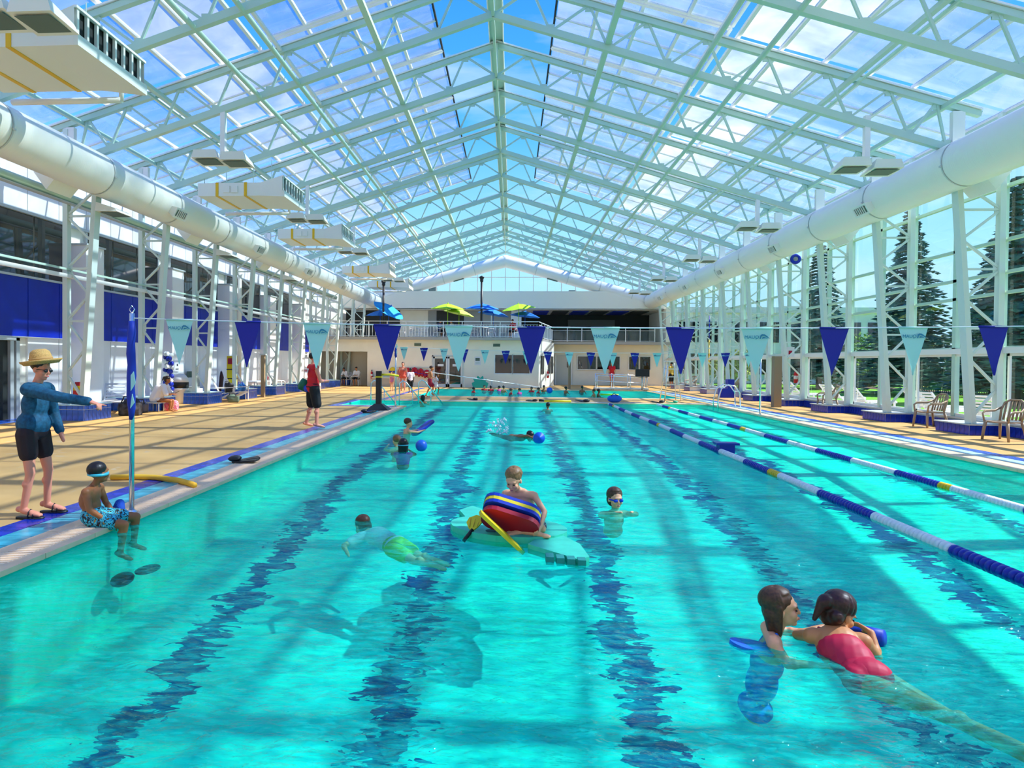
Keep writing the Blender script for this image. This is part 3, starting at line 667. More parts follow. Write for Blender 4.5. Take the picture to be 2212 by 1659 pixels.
# wall lamps on the left columns
wlm = thing('wall_light', 'x', 'light', (0, 0, 0), 'uplight boxes on the left columns')
MB().add([(0, -.35, 0), (.6, -.35, -.02), (.6, .35, -.02), (0, .35, 0), (0, -.3, .24), (.5, -.3, .08), (.5, .3, .08), (0, .3, .24)], [(0, 3, 2, 1), (4, 5, 6, 7), (0, 1, 5, 4), (1, 2, 6, 5), (2, 3, 7, 6), (3, 0, 4, 7)]).build('housing', unitm, wlm)
b2('lens', grille, (.1, -.28, -.026), (.56, .28, -.018), wlm)
for i, k in enumerate((0, 2, 4)):
    p = (-10.72, FY(k)+.2, 5.42); l_ = f'white wedge light box on the {ORD[k]} left truss column'
    if i == 0: wlm.location = p; wlm['label'] = l_
    else: dup(wlm, p, None, l_)
# long pipes fixed to the left columns
pp = thing('wall_pipe', 'thick pale pipe running along the tops of the left truss columns', 'pipe', (-11.42, 20, 5.75))
MB().path([(-11.42, -4, 5.75), (-11.42, 40.8, 5.75)], .11, 12).build('pipe', steel, pp, True); b2('cable_tray', steel_in, (-11.5, -4, 5.60), (-11.34, 40.8, 5.63), pp)
pr = thing('guard_rail', 'double white horizontal rail across the left truss columns', 'rail', (-11.45, 20, 3.8))
b2('rail', steel_w, (-11.5, -4, 3.70), (-11.42, 40.8, 3.80), pr); b2('rail', steel, (-11.5, -4, 3.90), (-11.44, 40.8, 3.95), pr)
dp = tag(MB().path([(-12.5, 28.6, 0), (-12.5, 28.6, 5.5), (-12.5, 28.8, 5.75)], .09, 10).build('drain_pipe', cream, None, True), 'cream vertical drain pipe on a left wall pilaster', 'pipe')

# ------------------------------------------------------------------ outside the glass wall
lawnm = mat('lawn_green', (.16, .46, .015), .9, var=.35, vscale=1.2)
mark(MB().add([(WR+.4, -12, -.05), (120, -12, -.05), (120, 120, -.05), (WR+.4, 120, -.05)], [(0, 1, 2, 3)]).build('lawn', lawnm), 'sunlit green lawn outside the glass wall')
mark(MB().add([(-120, 52, -.06), (WR+.4, 52, -.06), (WR+.4, 160, -.06), (-120, 160, -.06)], [(0, 1, 2, 3)]).build('ground', mat('grey_ground', (.3, .3, .28), .9)), 'grey ground beyond the hall')
mark(MB().add([(WR+.25, -6, .0), (WR+3.6, -6, .0), (WR+3.6, 52, .0), (WR+.25, 52, .0)], [(0, 1, 2, 3)]).build('terrace', mat('pale_paving', (.72, .62, .50), .8, var=.1)), 'pale paved terrace outside the glass wall')
mark(MB().add([(26, -12, -.02), (29, -12, -.02), (29, 70, -.02), (26, 70, -.02)], [(0, 1, 2, 3)]).build('path', mat('soil_bed', (.12, .08, .05), .9)), 'dark planting bed along the fence')
for i, (a, b_, yy, z0, z1, m_, lab) in enumerate((( -11, -2.6, 66, 0, 8.6, mat('grey_roof_block', (.42, .46, .47), .7), 'grey roof block seen through the gable glass'), (4.2, 14, 72, 0, 8.9, mat('beige_block', (.62, .55, .48), .8), 'beige roof block seen through the right of the gable glass'))):
    r = thing('roof_block', lab, 'building', ((a+b_)/2, yy, 0)); b2('wall', m_, (a, yy, z0), (b_, yy+6, z1), r); b2('parapet', m_, (a-.1, yy-.1, z1), (b_+.1, yy+6, z1+.2), r)
    b2('roof_vent', grille, (a+2.2, yy+1, z1), (a+3, yy+2, z1+1.0), r)
r = thing('outdoor_building', 'beige building wing with dark windows seen through the far end of the glass wall', 'building', (20, 62, 0))
b2('wall', cream, (14, 58, 0), (34, 66, 6.4), r); b2('roof_edge', frost, (13.8, 57.8, 6.2), (34.2, 66, 6.7), r)
for i in range(8):
    for z0 in (.8, 3.6): b2('window', glass_dark, (14.8+i*2.3, 57.95, z0), (16.5+i*2.3, 58.0, z0+1.8), r)
PI = math.pi
# ------------------------------------------------------------------ people
REM = []
def remesh(mb, name, m, voxel, it=3, parent=None):
    me = mb.mesh(name, m); o = bpy.data.objects.new(name, me); C.objects.link(o)
    a = o.modifiers.new('r', 'REMESH'); a.mode = 'VOXEL'; a.voxel_size = voxel; a.use_smooth_shade = True
    if it: b = o.modifiers.new('s', 'SMOOTH'); b.factor = .5; b.iterations = it
    if parent: o.parent = parent
    REM.append(o); return o
def finish_remesh():
    bpy.context.view_layer.update(); dg = bpy.context.evaluated_depsgraph_get(); new = []
    for o in REM:
        me = bpy.data.meshes.new_from_object(o.evaluated_get(dg)); new.append(me)
    for o, me in zip(REM, new):
        mats = list(o.data.materials); o.modifiers.clear(); o.data = me
        if not len(me.materials):
            for x in mats: me.materials.append(x)
        me.polygons.foreach_set('use_smooth', [True]*len(me.polygons))
    REM.clear()
TXT = {}
def text_mesh(body, size, m):
    key = (body, size, m.name)
    if key not in TXT:
        fc = bpy.data.curves.new('txt', 'FONT'); fc.body = body; fc.size = size; fc.align_x = 'CENTER'; fc.align_y = 'CENTER'; fc.extrude = .001
        t = bpy.data.objects.new('txt', fc); C.objects.link(t); bpy.context.view_layer.update()
        me = bpy.data.meshes.new_from_object(t.evaluated_get(bpy.context.evaluated_depsgraph_get())); bpy.data.objects.remove(t)
        me.materials.clear(); me.materials.append(m); TXT[key] = me
    return TXT[key]
def text_obj(name, body, size, m): return bpy.data.objects.new(name, text_mesh(body, size, m))
SKIN = dict(pale=mat('skin_pale', (.90, .42, .22), .5), pink=mat('skin_pink', (.80, .30, .18), .5), tan=mat('skin_tan', (.64, .25, .09), .5), brown=mat('skin_brown', (.34, .12, .04), .5), dark=mat('skin_dark', (.11, .042, .02), .5), fair=mat('skin_fair', (.88, .44, .23), .5))
HAIR = dict(brown=mat('hair_brown', (.085, .035, .014), .5, var=.4, vscale=60), dark=mat('hair_dark', (.012, .008, .007), .35), blond=mat('hair_sandy', (.26, .13, .045), .5, var=.4, vscale=70), auburn=mat('hair_auburn', (.05, .012, .008), .4, var=.4, vscale=60))
def limb(mb, p, q, r1, r2, n=10):
    p, q = V(p), V(q); mb.ell(p, (r1,)*3, n, 6); mb.ell(q, (r2,)*3, n, 6)
    if (q-p).length > 1e-4: mb.path([p, q], [r1, r2], n)
def hand(mb, w, d, nrm, s, curl=(.35, .35, .35, .35), tside=1, point=False):
    w, d = V(w), V(d).normalized(); nrm = (V(nrm)-d*V(nrm).dot(d)).normalized(); lat = d.cross(nrm)*tside
    R = Matrix.Identity(3)
    for i in range(3): R[i][0], R[i][1], R[i][2] = lat[i], nrm[i], d[i]
    mb.ell(w+d*.045*s, (.040*s, .016*s, .055*s), 10, 8, R); limb(mb, w, w+d*.03*s, .024*s, .022*s)
    for i, (off, ln) in enumerate(((.030, .070), (.010, .080), (-.010, .075), (-.029, .058))):
        p = w+d*.085*s+lat*off*s; dr = d+lat*off*2; c = curl[i]; a = c
        if point and i == 0: c = a = 0
        for j in range(3):
            dr2 = (d*math.cos(a)+nrm*math.sin(a)+lat*off*3).normalized(); q_ = p+dr2*ln*s*(.42, .33, .25)[j]
            limb(mb, p, q_, (.0105-.001*j)*s, (.0098-.001*j)*s, 8); p = q_; a += c
    p = w+d*.03*s+lat*.032*s; q_ = p+(d*.65+lat*.65+nrm*.3).normalized()*.045*s; limb(mb, p, q_, .013*s, .011*s, 8)
    limb(mb, q_, q_+(d*.9+lat*.25+nrm*.35).normalized()*.035*s, .011*s, .009*s, 8)
def basis(r, u):
    r = V(r).normalized(); u = (V(u)-r*V(u).dot(r)).normalized(); f_ = u.cross(r); R = Matrix.Identity(3)
    for i in range(3): R[i][0], R[i][1], R[i][2] = r[i], f_[i], u[i]
    return R
def head_parts(mb, hc, hf, hu, u, detail=True):
    hf = V(hf).normalized(); r = hf.cross(V(hu)).normalized(); up = r.cross(hf); R = basis(r, up)
    P = lambda x, y, z: V(hc)+r*x*u+hf*y*u+up*z*u
    E_ = lambda c, rad: mb.ell(P(*c), tuple(k*u for k in rad), 14, 10, R)
    E_((0, -.010, .03), (.074, .092, .085)); E_((0, .018, -.045), (.056, .064, .064))
    if detail:
        E_((0, .056, -.090), (.026, .022, .019)); E_((0, .074, .024), (.050, .018, .014)); E_((0, .080, -.062), (.023, .012, .010))
        for s in (-1, 1): E_((s*.035, .058, -.028), (.026, .026, .026)); E_((s*.074, -.008, -.008), (.011, .020, .031))
        limb(mb, P(0, .082, .010), P(0, .096, -.026), .008*u, .0125*u, 8)
    return P, R
def person(label, h, loc, yaw, J, skin, hair=None, hs=1.0, vox=.012, build=1.0, hands=None, eyes=False, hair_style='short', group=None, legs=True, arms='LR', cat='person', torso=True, facedetail=True):
    k = h/1.7; mb = MB()
    D = dict(pelvis=(0, 0, .54*h), chest=(0, .01*h, .715*h), neck=(0, -.005*h, .825*h), head=(0, .015*h, .925*h), hf=(0, 1, 0), hu=(0, 0, 1),
             shL=(-.108*h, 0, .80*h), shR=(.108*h, 0, .80*h), elL=(-.13*h, -.01*h, .625*h), elR=(.13*h, -.01*h, .625*h), wrL=(-.13*h, .03*h, .48*h), wrR=(.13*h, .03*h, .48*h),
             hipL=(-.052*h, 0, .52*h), hipR=(.052*h, 0, .52*h), knL=(-.055*h, .01*h, .285*h), knR=(.055*h, .01*h, .285*h), anL=(-.055*h, -.015*h, .045*h), anR=(.055*h, -.015*h, .045*h),
             toeL=(-.065*h, .09*h, .015*h), toeR=(.065*h, .09*h, .015*h))
    D.update(J); D = {a: V(b_) for a, b_ in D.items()}
    r = (D['shR']-D['shL']).normalized(); spine = (D['neck']-D['pelvis']).normalized()
    Rc = basis(r, D['neck']-D['chest']); Rp = basis(D['hipR']-D['hipL'], D['chest']-D['pelvis']) if legs else Rc
    b = build
    if torso:
        mb.ell(D['chest'], (.150*k*b, .105*k*b, .17*k), 16, 12, Rc); mid = D['pelvis'].lerp(D['chest'], .5)
        mb.ell(mid, (.130*k*b, .095*k*b, .15*k), 16, 12, basis(r, spine)); mb.ell(D['pelvis'], (.150*k*b, .108*k*b, .115*k), 16, 12, Rp)
        limb(mb, D['shL'].lerp(D['neck'], .12), D['shR'].lerp(D['neck'], .12), .056*k, .056*k); limb(mb, D['neck']+(D['shL']-D['neck'])*.3, D['neck'], .05*k, .05*k)
    limb(mb, D['neck']-spine*.02*k, D['head']-V(D['hu']).normalized()*.04*k*hs, .050*k*(.9 if hs > 1.1 else 1), .046*k)
    u = k*hs*1.0; P, R = head_parts(mb, D['head'], D['hf'], D['hu'], u, facedetail)
    for s in arms:
        limb(mb, D['sh'+s], D['el'+s], .047*k*b, .037*k*b); limb(mb, D['el'+s], D['wr'+s], .037*k*b, .026*k*b)
        mb.ell(D['el'+s].lerp(D['wr'+s], .25), (.04*k*b,)*3, 10, 6); mb.ell(D['sh'+s], (.056*k*b,)*3, 10, 8)
        if hands and s in hands:
            hd = hands[s]; hand(mb, D['wr'+s], hd.get('d', D['wr'+s]-D['el'+s]), hd.get('n', (0, 0, -1)), k*1.02, hd.get('curl', (.35,)*4), hd.get('t', 1), hd.get('point', False))
        else: limb(mb, D['wr'+s], D['wr'+s]+(D['wr'+s]-D['el'+s]).normalized()*.11*k, .028*k, .02*k)
    if legs:
        for s in legs if isinstance(legs, str) else 'LR':
            limb(mb, D['hip'+s], D['kn'+s], .082*k*b, .054*k*b); limb(mb, D['kn'+s], D['an'+s], .050*k*b, .036*k*b)
            c = D['kn'+s].lerp(D['an'+s], .3); bk = (D['kn'+s]-D['an'+s]).cross(r).normalized()
            mb.ell(c+bk*(-.012*k), (.055*k*b, .055*k*b, .055*k*b), 10, 8)
            fd = (D['toe'+s]-D['an'+s]); lat = fd.cross(V((0, 0, 1))).normalized()
            limb(mb, D['an'+s], D['an'+s]+fd*.75, .036*k, .030*k); limb(mb, D['an'+s].lerp(D['toe'+s], .6)+lat*.018*k, D['toe'+s]+lat*.015*k, .026*k, .016*k); limb(mb, D['an'+s].lerp(D['toe'+s], .6)-lat*.018*k, D['toe'+s]-lat*.015*k, .026*k, .018*k)
            mb.ell(D['an'+s]-fd*.25, (.034*k,)*3, 8, 6)
    o = remesh(mb, 'person', SKIN[skin], vox, 3); o.location = loc; o.rotation_euler = (0, 0, yaw); tag(o, label, cat, group)
    if hair:
        hb = MB(); E_ = lambda c, rad: hb.ell(P(*c), tuple(q*u for q in rad), 14, 10, R)
        E_((0, -.028, .052), (.086, .100, .083))
        if hair_style in ('long', 'pony', 'bob'):
            E_((0, -.055, -.01), (.085, .065, .09))
            if hair_style != 'bob':
                for x in (-.05, 0, .05): limb(hb, P(x, -.07, -.02), P(x*.8, -.075, -.15 if hair_style == 'long' else -.06), .045*u, .022*u)
            if hair_style == 'long':
                for s in (-1, 1): limb(hb, P(s*.075, -.02, .03), P(s*.075, -.03, -.13), .028*u, .016*u)
            if hair_style == 'pony':
                E_((0, -.135, .03), (.045, .045, .05)); limb(hb, P(0, -.15, .02), P(.0, -.16, -.09), .035*u, .014*u)
        if eyes:
            rs = random.Random(len(label)); lo = 1.95 if hair_style != 'short' else 1.5
            for i in range(34):
                ph = 2*PI*i/34+rs.uniform(-.06, .06); end = lo if math.sin(ph) < .35 else .95
                hb.path([P(.087*math.cos(ph+.1*t_)*math.sin(t_), -.028+.101*math.sin(ph+.1*t_)*math.sin(t_), .052+.084*math.cos(t_)) for t_ in [.15+(end-.15)*j/6 for j in range(7)]], [.0075*u]*7, 5)
            if hair_style == 'long':
                for i in range(16): x = -.085+.0113*i; hb.path([P(x, -.075+.03*abs(x)/.08, .0), P(x*.98, -.095+.05*abs(x)/.08, -.07), P(x*.85+rs.uniform(-.015, .015), -.085+.05*abs(x)/.08, -.15-rs.uniform(0, .05))], [.011*u, .011*u, .005*u], 5)
        remesh(hb, 'hair', HAIR[hair], max(vox*.9, .006), 2, o)
    if eyes:
        for s in (-1, 1):
            MB().ell(P(s*.031, .080, -.002), (.012*u, .007*u, .0055*u), 8, 6, R).build_local('eye', mat('eye_dark', (.02, .015, .012), .2), o)
            MB().ell(P(s*.033, .086, .020), (.017*u, .005*u, .0028*u), 8, 6, R).build_local('eyebrow', HAIR[hair or 'dark'], o)
        MB().ell(P(0, .090, -.061), (.020*u, .006*u, .006*u), 8, 6, R).build_local('lips', mat('lip_red', (.50, .12, .11), .4), o)
    return o, D, P, R, k, u
def build_local(s, name, m, parent):
    o = bpy.data.objects.new(name, s.mesh(name, m, True)); C.objects.link(o); o.parent = parent; return o
MB.build_local = build_local
def torso_wear(o, D, k, name, m, vox=.012, sleeves=0, lo=.0, fat=1.0, b=1.0, fore=0, sides='LR', hem=None, straps=False):
    mb = MB(); r = (D['shR']-D['shL']).normalized(); sp = (D['neck']-D['pelvis']).normalized(); Rc = basis(r, D['neck']-D['chest']); a = .014*k*fat
    if straps:
        mb.ell(D['chest'].lerp(D['pelvis'], .12), (.150*k*b+a, .105*k*b+a, .13*k), 16, 12, Rc)
        for s in 'LR':
            p = D['sh'+s].lerp(D['neck'], .45); limb(mb, p+sp*.045*k, D['chest']+(p-D['chest'])*.35+Rc @ V((0, .07*k, 0)), .014*k, .02*k); limb(mb, p+sp*.045*k, D['chest']+(p-D['chest'])*.35+Rc @ V((0, -.07*k, 0)), .014*k, .02*k)
    else:
        mb.ell(D['chest'], (.150*k*b+a, .105*k*b+a, .17*k+a*.5), 16, 12, Rc)
        limb(mb, D['shL'].lerp(D['neck'], .10), D['shR'].lerp(D['neck'], .10), .056*k+a, .056*k+a)
    mb.ell(D['pelvis'].lerp(D['chest'], .5), (.130*k*b+a*1.3, .095*k*b+a*1.3, .16*k), 16, 12, basis(r, sp))
    if hem: mb.ell(D['pelvis']+sp*.07*k, (.152*k*b+a*hem, .110*k*b+a*hem, .15*k), 16, 12, basis(r, sp))
    if lo: mb.ell(D['pelvis']+sp*.0, (.150*k*b+a*1.4, .108*k*b+a*1.4, .115*k*lo), 16, 12, basis(r, sp))
    for s in sides:
        if sleeves:
            e_ = D['sh'+s].lerp(D['el'+s], sleeves); limb(mb, D['sh'+s], e_, .058*k*b+a, .040*k*b+a*1.3)
        if fore: limb(mb, D['el'+s], D['el'+s].lerp(D['wr'+s], fore), .040*k*b+a*1.2, .032*k*b+a)
    return remesh(mb, name, m, vox, 2, o)
def shorts(o, D, k, m, ln=.6, vox=.012, fat=1.0, b=1.0, name='shorts'):
    mb = MB(); a = .016*k*fat; r = (D['hipR']-D['hipL']).normalized(); up = (D['chest']-D['pelvis']).normalized()
    mb.ell(D['pelvis'], (.150*k*b+a, .108*k*b+a, .115*k), 16, 12, basis(r, up)); mb.ell(D['pelvis']+up*.06*k, (.145*k*b+a*.6, .10*k*b+a*.6, .06*k), 16, 10, basis(r, up))
    for s in 'LR': e_ = D['hip'+s].lerp(D['kn'+s], ln); limb(mb, D['hip'+s], e_, .084*k*b+a, (.062*k*b+a*1.3))
    return remesh(mb, name, m, vox, 2, o)
def swimmer(label, x, y, yaw, skin, hair, style='short', z=.09, h=1.3, vox=.016, hf=(0, 1, 0), up=(0, 0, 1), group=None, arms=None, facedetail=True, deep=.12, eyes=False, cat='person'):
    # head and shoulders above the water, arms resting on or just under the surface
    k = h/1.7; hs = 1.25 if h < 1.5 else 1.0
    J = dict(head=(0, .01, z), hf=hf, hu=up, neck=(0, -.02, z-.15*k*hs), chest=(0, -.03, z-.15*k*hs-.13*k), pelvis=(0, -.05, z-.15*k*hs-.13*k-deep), shL=(-.105*h, -.02, z-.15*k*hs-.045*k), shR=(.105*h, -.02, z-.15*k*hs-.045*k))
    zz = WZ-.02
    J.update(elL=(-.16*h, .10, zz-.05), elR=(.16*h, .10, zz-.05), wrL=(-.08*h, .24, zz), wrR=(.08*h, .24, zz))
    if arms: J.update(arms)
    return person(label, h, (x, y, 0), yaw, J, skin, hair, hs, vox, legs=False, hair_style=style, group=group, facedetail=facedetail, eyes=eyes, cat=cat)

# ---- woman pointing on the deck
denim = mat('denim_shirt', (.008, .09, .17), .75, var=.45, vscale=30); brownsh = mat('brown_shorts', (.022, .010, .012), .7); straw = mat('straw', (.62, .36, .10), .7, var=.25, vscale=90, bump=.4, bscale=120)
o, D, P, R, k, u = person('woman in straw hat and teal shirt pointing to the water', 1.62, (-4.80, 6.16, .02), math.radians(-88), dict(
    pelvis=(.03, -.02, .86), chest=(.03, .0, 1.12), neck=(.03, .01, 1.32), head=(.03, .06, 1.475), hf=(.12, 1, -.18), shL=(-.11, .03, 1.27), shR=(.17, .02, 1.275), elR=(.17, .33, 1.205), wrR=(.12, .62, 1.16),
    elL=(-.18, .04, 1.02), wrL=(-.14, .14, .83), hipL=(-.06, -.02, .83), hipR=(.13, -.02, .83), knL=(-.10, .04, .44), knR=(.13, .02, .44), anL=(-.14, .00, .065), anR=(.12, -.06, .065), toeL=(-.15, .17, .02), toeR=(.13, .12, .02)),
    'pink', 'dark', 1.0, .0075, .92, hands=dict(R=dict(d=(-.06, 1, -.30), n=(0, -.25, -1), curl=(.1, .55, .65, .7), point=True, t=1)), eyes=True)
torso_wear(o, D, k, 'shirt', denim, .009, 1.0, .6, 1.35, .90, .93, hem=2.6); shorts(o, D, k, brownsh, .5, .009, 1.7, .92)
mb = MB(); c = P(0, -.012, .075); hw = frame_z(V((.05, -.10, 1)))
prof = [(.001, .135), (.055, .130), (.085, .105), (.098, .06), (.104, .012), (.125, -.006), (.155, -.012), (.180, .004), (.187, .022), (.180, .012), (.152, -.022), (.115, -.018), (.09, -.01), (.001, .0)]
MB().lathe([(r_, z_) for r_, z_ in prof], c, 28, (.06, -.13, 1)).build_local('hat', straw, o)
MB().lathe([(.101, .018), (.107, .018), (.105, .045), (.099, .045)], c, 28, (.06, -.13, 1)).build_local('hat_band', mat('hat_band', (.50, .28, .08), .7), o)
for s in (-1, 1): MB().ell(P(s*.032, .09, -.001), (.026*u, .008*u, .017*u), 10, 8, R).build_local('sunglass_lens', blackm, o)
MB().path([P(-.075, 0, .004), P(-.05, .088, .006), P(.05, .088, .006), P(.075, 0, .004)], .003, 6).build_local('sunglass_frame', blackm, o)
for s in 'LR':
    a, t_ = D['an'+s], D['toe'+s]; fd = (t_-a).normalized(); lat = fd.cross(V((0, 0, 1)))
    pts = [a-fd*.06+lat*.03, a-fd*.07, a-fd*.06-lat*.03, a+fd*.05-lat*.035, t_-lat*.045, t_+fd*.035-lat*.02, t_+fd*.04, t_+fd*.03+lat*.025, t_+lat*.045, a+fd*.05+lat*.035]
    MB().prism([(p.x, p.y) for p in pts], -.02, .004).build_local('sandal', blackm, o)
    for e_, f_ in ((.055, .06), (.02, .03)):
        q0 = a.lerp(t_, .45 if e_ > .03 else .72); zt_ = .078 if e_ > .03 else .05; g0 = V((q0.x, q0.y, 0)); MB().path([g0+lat*.048, g0+lat*.034+V((0, 0, zt_*.7)), g0+V((0, 0, zt_)), g0-lat*.034+V((0, 0, zt_*.7)), g0-lat*.048], .006, 6).build_local('strap', blackm, o)
# ---- boy sitting on the pool edge
camo = mat('aqua_patterned_trunks', (.02, .42, .55), .6); n_ = camo.node_tree.nodes; l_ = camo.node_tree.links
def pattern(m, cols, scale):
    n = m.node_tree.nodes; l = m.node_tree.links; t = n.new('ShaderNodeTexCoord'); z = n.new('ShaderNodeTexNoise'); z.inputs['Scale'].default_value = scale; z.inputs['Detail'].default_value = 2; z.inputs['Distortion'].default_value = 1.5
    l.new(t.outputs['Object'], z.inputs[0]); r = n.new('ShaderNodeValToRGB'); r.color_ramp.interpolation = 'CONSTANT'; e = r.color_ramp.elements
    e[0].position = 0; e[0].color = (*cols[0][1], 1); e[1].position = cols[1][0]; e[1].color = (*cols[1][1], 1)
    for p, c_ in cols[2:]: q = e.new(p); q.color = (*c_, 1)
    l.new(z.outputs[0], r.inputs[0]); l.new(r.outputs[0], n['Principled BSDF'].inputs['Base Color'])
pattern(camo, [(0, (.01, .012, .015)), (.44, (.02, .40, .60)), (.52, (.10, .70, .75)), (.58, (.01, .015, .02)), (.66, (.60, .25, .02))], 22)
o, D, P, R, k, u = person('boy in aqua patterned trunks sitting on the pool edge', 1.27, (-3.98, 5.86, 0), math.radians(-80), dict(
    pelvis=(0, -.02, .10), chest=(.0, -.05, .27), neck=(-.01, -.02, .385), head=(-.015, .03, .505), hf=(-.75, .55, .12), hu=(.0, .1, 1), shL=(-.13, -.02, .345), shR=(.12, -.03, .345),
    elR=(.165, .02, .19), wrR=(.10, .16, .06), elL=(-.17, .02, .19), wrL=(-.10, .14, .07), hipL=(-.06, .0, .085), hipR=(.06, .0, .085), knL=(-.19, .30, .035), knR=(.11, .31, .03), anL=(-.20, .27, -.25), anR=(.11, .27, -.25), toeL=(-.22, .38, -.30), toeR=(.12, .38, -.30)),
    'brown', 'dark', 1.22, .0085, 1.08, hands=dict(R=dict(n=(0, 0, -1), curl=(.3,)*4, t=-1), L=dict(n=(0, 0, -1), curl=(.3,)*4)))
shorts(o, D, k, camo, .62, .009, 1.6, 1.08, 'swim_trunks')
MB().lathe([(.098*u, -.012*u), (.102*u, -.012*u), (.102*u, .012*u), (.098*u, .012*u)], P(0, -.015, .0), 24, tuple(R @ V((0, .12, 1)))).build_local('goggle_strap', mat('aqua_strap', (.05, .50, .62), .4), o)
tag(MB().path([(-4.02, 6.2, .02), (-3.93, 6.16, .14), (-3.88, 6.12, .03)], [.04, .055, .04], 10).build('blue_towel', mat('towel_blue', (.01, .08, .50), .9, bump=.5, bscale=80), None, True), 'crumpled blue cloth lying behind the boy on the pool edge', 'cloth')
tag(MB().ell((-3.62, 5.72, -.46), (.10, .17, .05), 12, 8, Matrix.Rotation(.3, 3, 'Z')).ell((-3.48, 5.90, -.42), (.07, .13, .04), 12, 8, Matrix.Rotation(-.5, 3, 'Z')).build('swim_fin', blackm, None, True), 'black swim fins under water by the boy\'s feet', 'swim fin')
# ---- lifeguard in red
red = mat('red_cotton', (.62, .012, .022), .7); blackc = mat('black_cotton', (.008, .009, .010), .75)
o, D, P, R, k, u = person('lifeguard in red tank top and black shorts standing beside the pool', 1.80, (-4.76, 15.05, .01), math.radians(-52), dict(
    elR=(.24, .10, 1.12), wrR=(.10, .30, 1.12), elL=(-.24, .06, 1.12), wrL=(-.06, .30, 1.10), hipL=(-.10, 0, .93), hipR=(.10, 0, .93), knL=(-.16, .02, .51), knR=(.14, .06, .51), anL=(-.24, -.08, .075), anR=(.20, .02, .075), toeL=(-.26, .10, .02), toeR=(.22, .22, .02)), 'pink', 'dark', 1.0, .012, 1.08)
torso_wear(o, D, k, 'tank_top', red, .013, 0, 1.25, 1.6, 1.08); shorts(o, D, k, blackc, .86, .013, 2.0, 1.08)
b = box('back_patch', wallw, (0, 0, 0), (.24, .012, .10)); b.parent = o; b.location = D['chest']+V((-.03, -.172, .08)); b.rotation_euler = (-.2, 0, 0)
ft = text_obj('back_lettering', 'GUARD', .07, red); C.objects.link(ft); ft.parent = o; ft.location = D['chest']+V((-.03, -.181, .08)); ft.rotation_euler = (math.pi/2-.2, 0, 0)
MB().ell((-.13, -.10, .93), (.13, .08, .09)).build_local('waist_pouch', mat('blue_pouch', (.012, .06, .55), .6), o)
MB().path([(-.5, -.12, 1.12), (-.36, -.10, 1.05), (-.2, -.1, .98)], [.012, .16, .19], 4, up=(0, 1, .4)).build_local('green_float', mat('green_float', (.01, .16, .09), .6), o)
MB().path([P(-.072, .02, .0), P(-.04, .09, .0), P(.04, .09, .0), P(.072, .02, .0)], .014, 6).build_local('sunglasses', mat('teal_lens', (.02, .25, .25), .1), o)
MB().lathe([(.032, -.02), (.035, 0), (.032, .02)], D['elR'].lerp(D['wrR'], .55), 10, tuple(D['wrR']-D['elR'])).build_local('arm_band', bluew, o)
# ------------------------------------------------------------------ raft, boards and the boy on it
PI = math.pi
def rel(base, d): return {a: tuple(V(p)-V(base)) for a, p in d.items()}
green = mat('green_foam', (.05, .60, .40), .6, var=.12, vscale=8); blued = mat('blue_foam', (.006, .035, .42), .5); yel = mat('yellow_foam', (.85, .62, .015), .5); redf = mat('red_foam', (.42, .008, .03), .5)
oval = [(-.62*math.cos(t)+.0, 6.16+.40*math.sin(t)-.10*math.cos(t)*-1*.0) for t in [i*PI/10 for i in range(21)]]
rp = []
for i in range(24):
    t = 2*PI*i/24; x_, y_ = .58*math.cos(t), .40*math.sin(t); a = -.28; rp.append((-.02+x_*math.cos(a)-y_*math.sin(a), 6.22+x_*math.sin(a)+y_*math.cos(a)))
rf_ = thing('foam_raft', 'flat green foam raft under the kneeling boy', 'raft', (0, 6.2, -.04))
MB().prism(rp, -.08, .018).build('deck', green, rf_); MB().prism([(.30, 5.98), (.42, 6.12), (.62, 5.72), (.66, 5.34), (.56, 5.26), (.40, 5.42), (.16, 5.66)], -.08, .0).build('tail', green, rf_)
for i in range(4): b2('tail_block', mat('dark_green_foam', (.02, .26, .22), .6), (.30+i*.085, 5.30-.02*i-.02, -.06), (.365+i*.085, 5.40-.03*i, .004), rf_)
MB().prism([(-.55, 6.9), (-.42, 7.12), (-.16, 6.78), (-.3, 6.52), (-.46, 6.6)], -.08, .0).build('flipper', green, rf_)
MB().lathe([(.05, .016), (.05, .021)], (-.18, 6.0, 0), 14).build('hole', mat('hole_dark', (.01, .12, .11), .8), rf_)
def board(label, c, n, xdir, w, d_, th, m, rnd=.12):
    n = V(n).normalized(); x = (V(xdir)-n*V(xdir).dot(n)).normalized(); y = n.cross(x); c = V(c); poly = []
    for sx, sy in ((1, 1), (-1, 1), (-1, -1), (1, -1)):
        for j in range(5):
            a = {(1, 1): 0, (-1, 1): PI/2, (-1, -1): PI, (1, -1): 3*PI/2}[(sx, sy)]+j*PI/8
            poly.append((sx*(w/2-rnd)+rnd*math.cos(a), sy*(d_/2-rnd)+rnd*math.sin(a)))
    o = MB().prism(poly, -th/2, th/2, lambda a, b_, z: x*a+y*b_+n*z).build('kickboard', m); o.location = c
    return tag(o, label, 'kickboard')
n_ = V((.22, .74, .62)).normalized(); c0 = V((.0, 5.90, .125))
board('dark red kickboard, lowest of the stack the boy holds', c0, n_, (1, 0, -.22), .54, .32, .045, redf)
for i, (m_, l_) in enumerate(((blued, 'blue kickboard next to the red one in the held stack'), (yel, 'thin yellow kickboard between two blue ones in the held stack'), (blued, 'blue kickboard on top of the held stack'))):
    board(l_, c0+n_*(.044+.037*i)+V((-.005*i, 0, .03)), n_, (1, 0, -.22), .54, .32, .034, m_)
board('yellow kickboard on edge, leaning from the stack to the raft', (-.075, 5.72, .085), V((.66, .12, .74)), (.74, 0, -.66), .52, .26, .03, yel, .05)
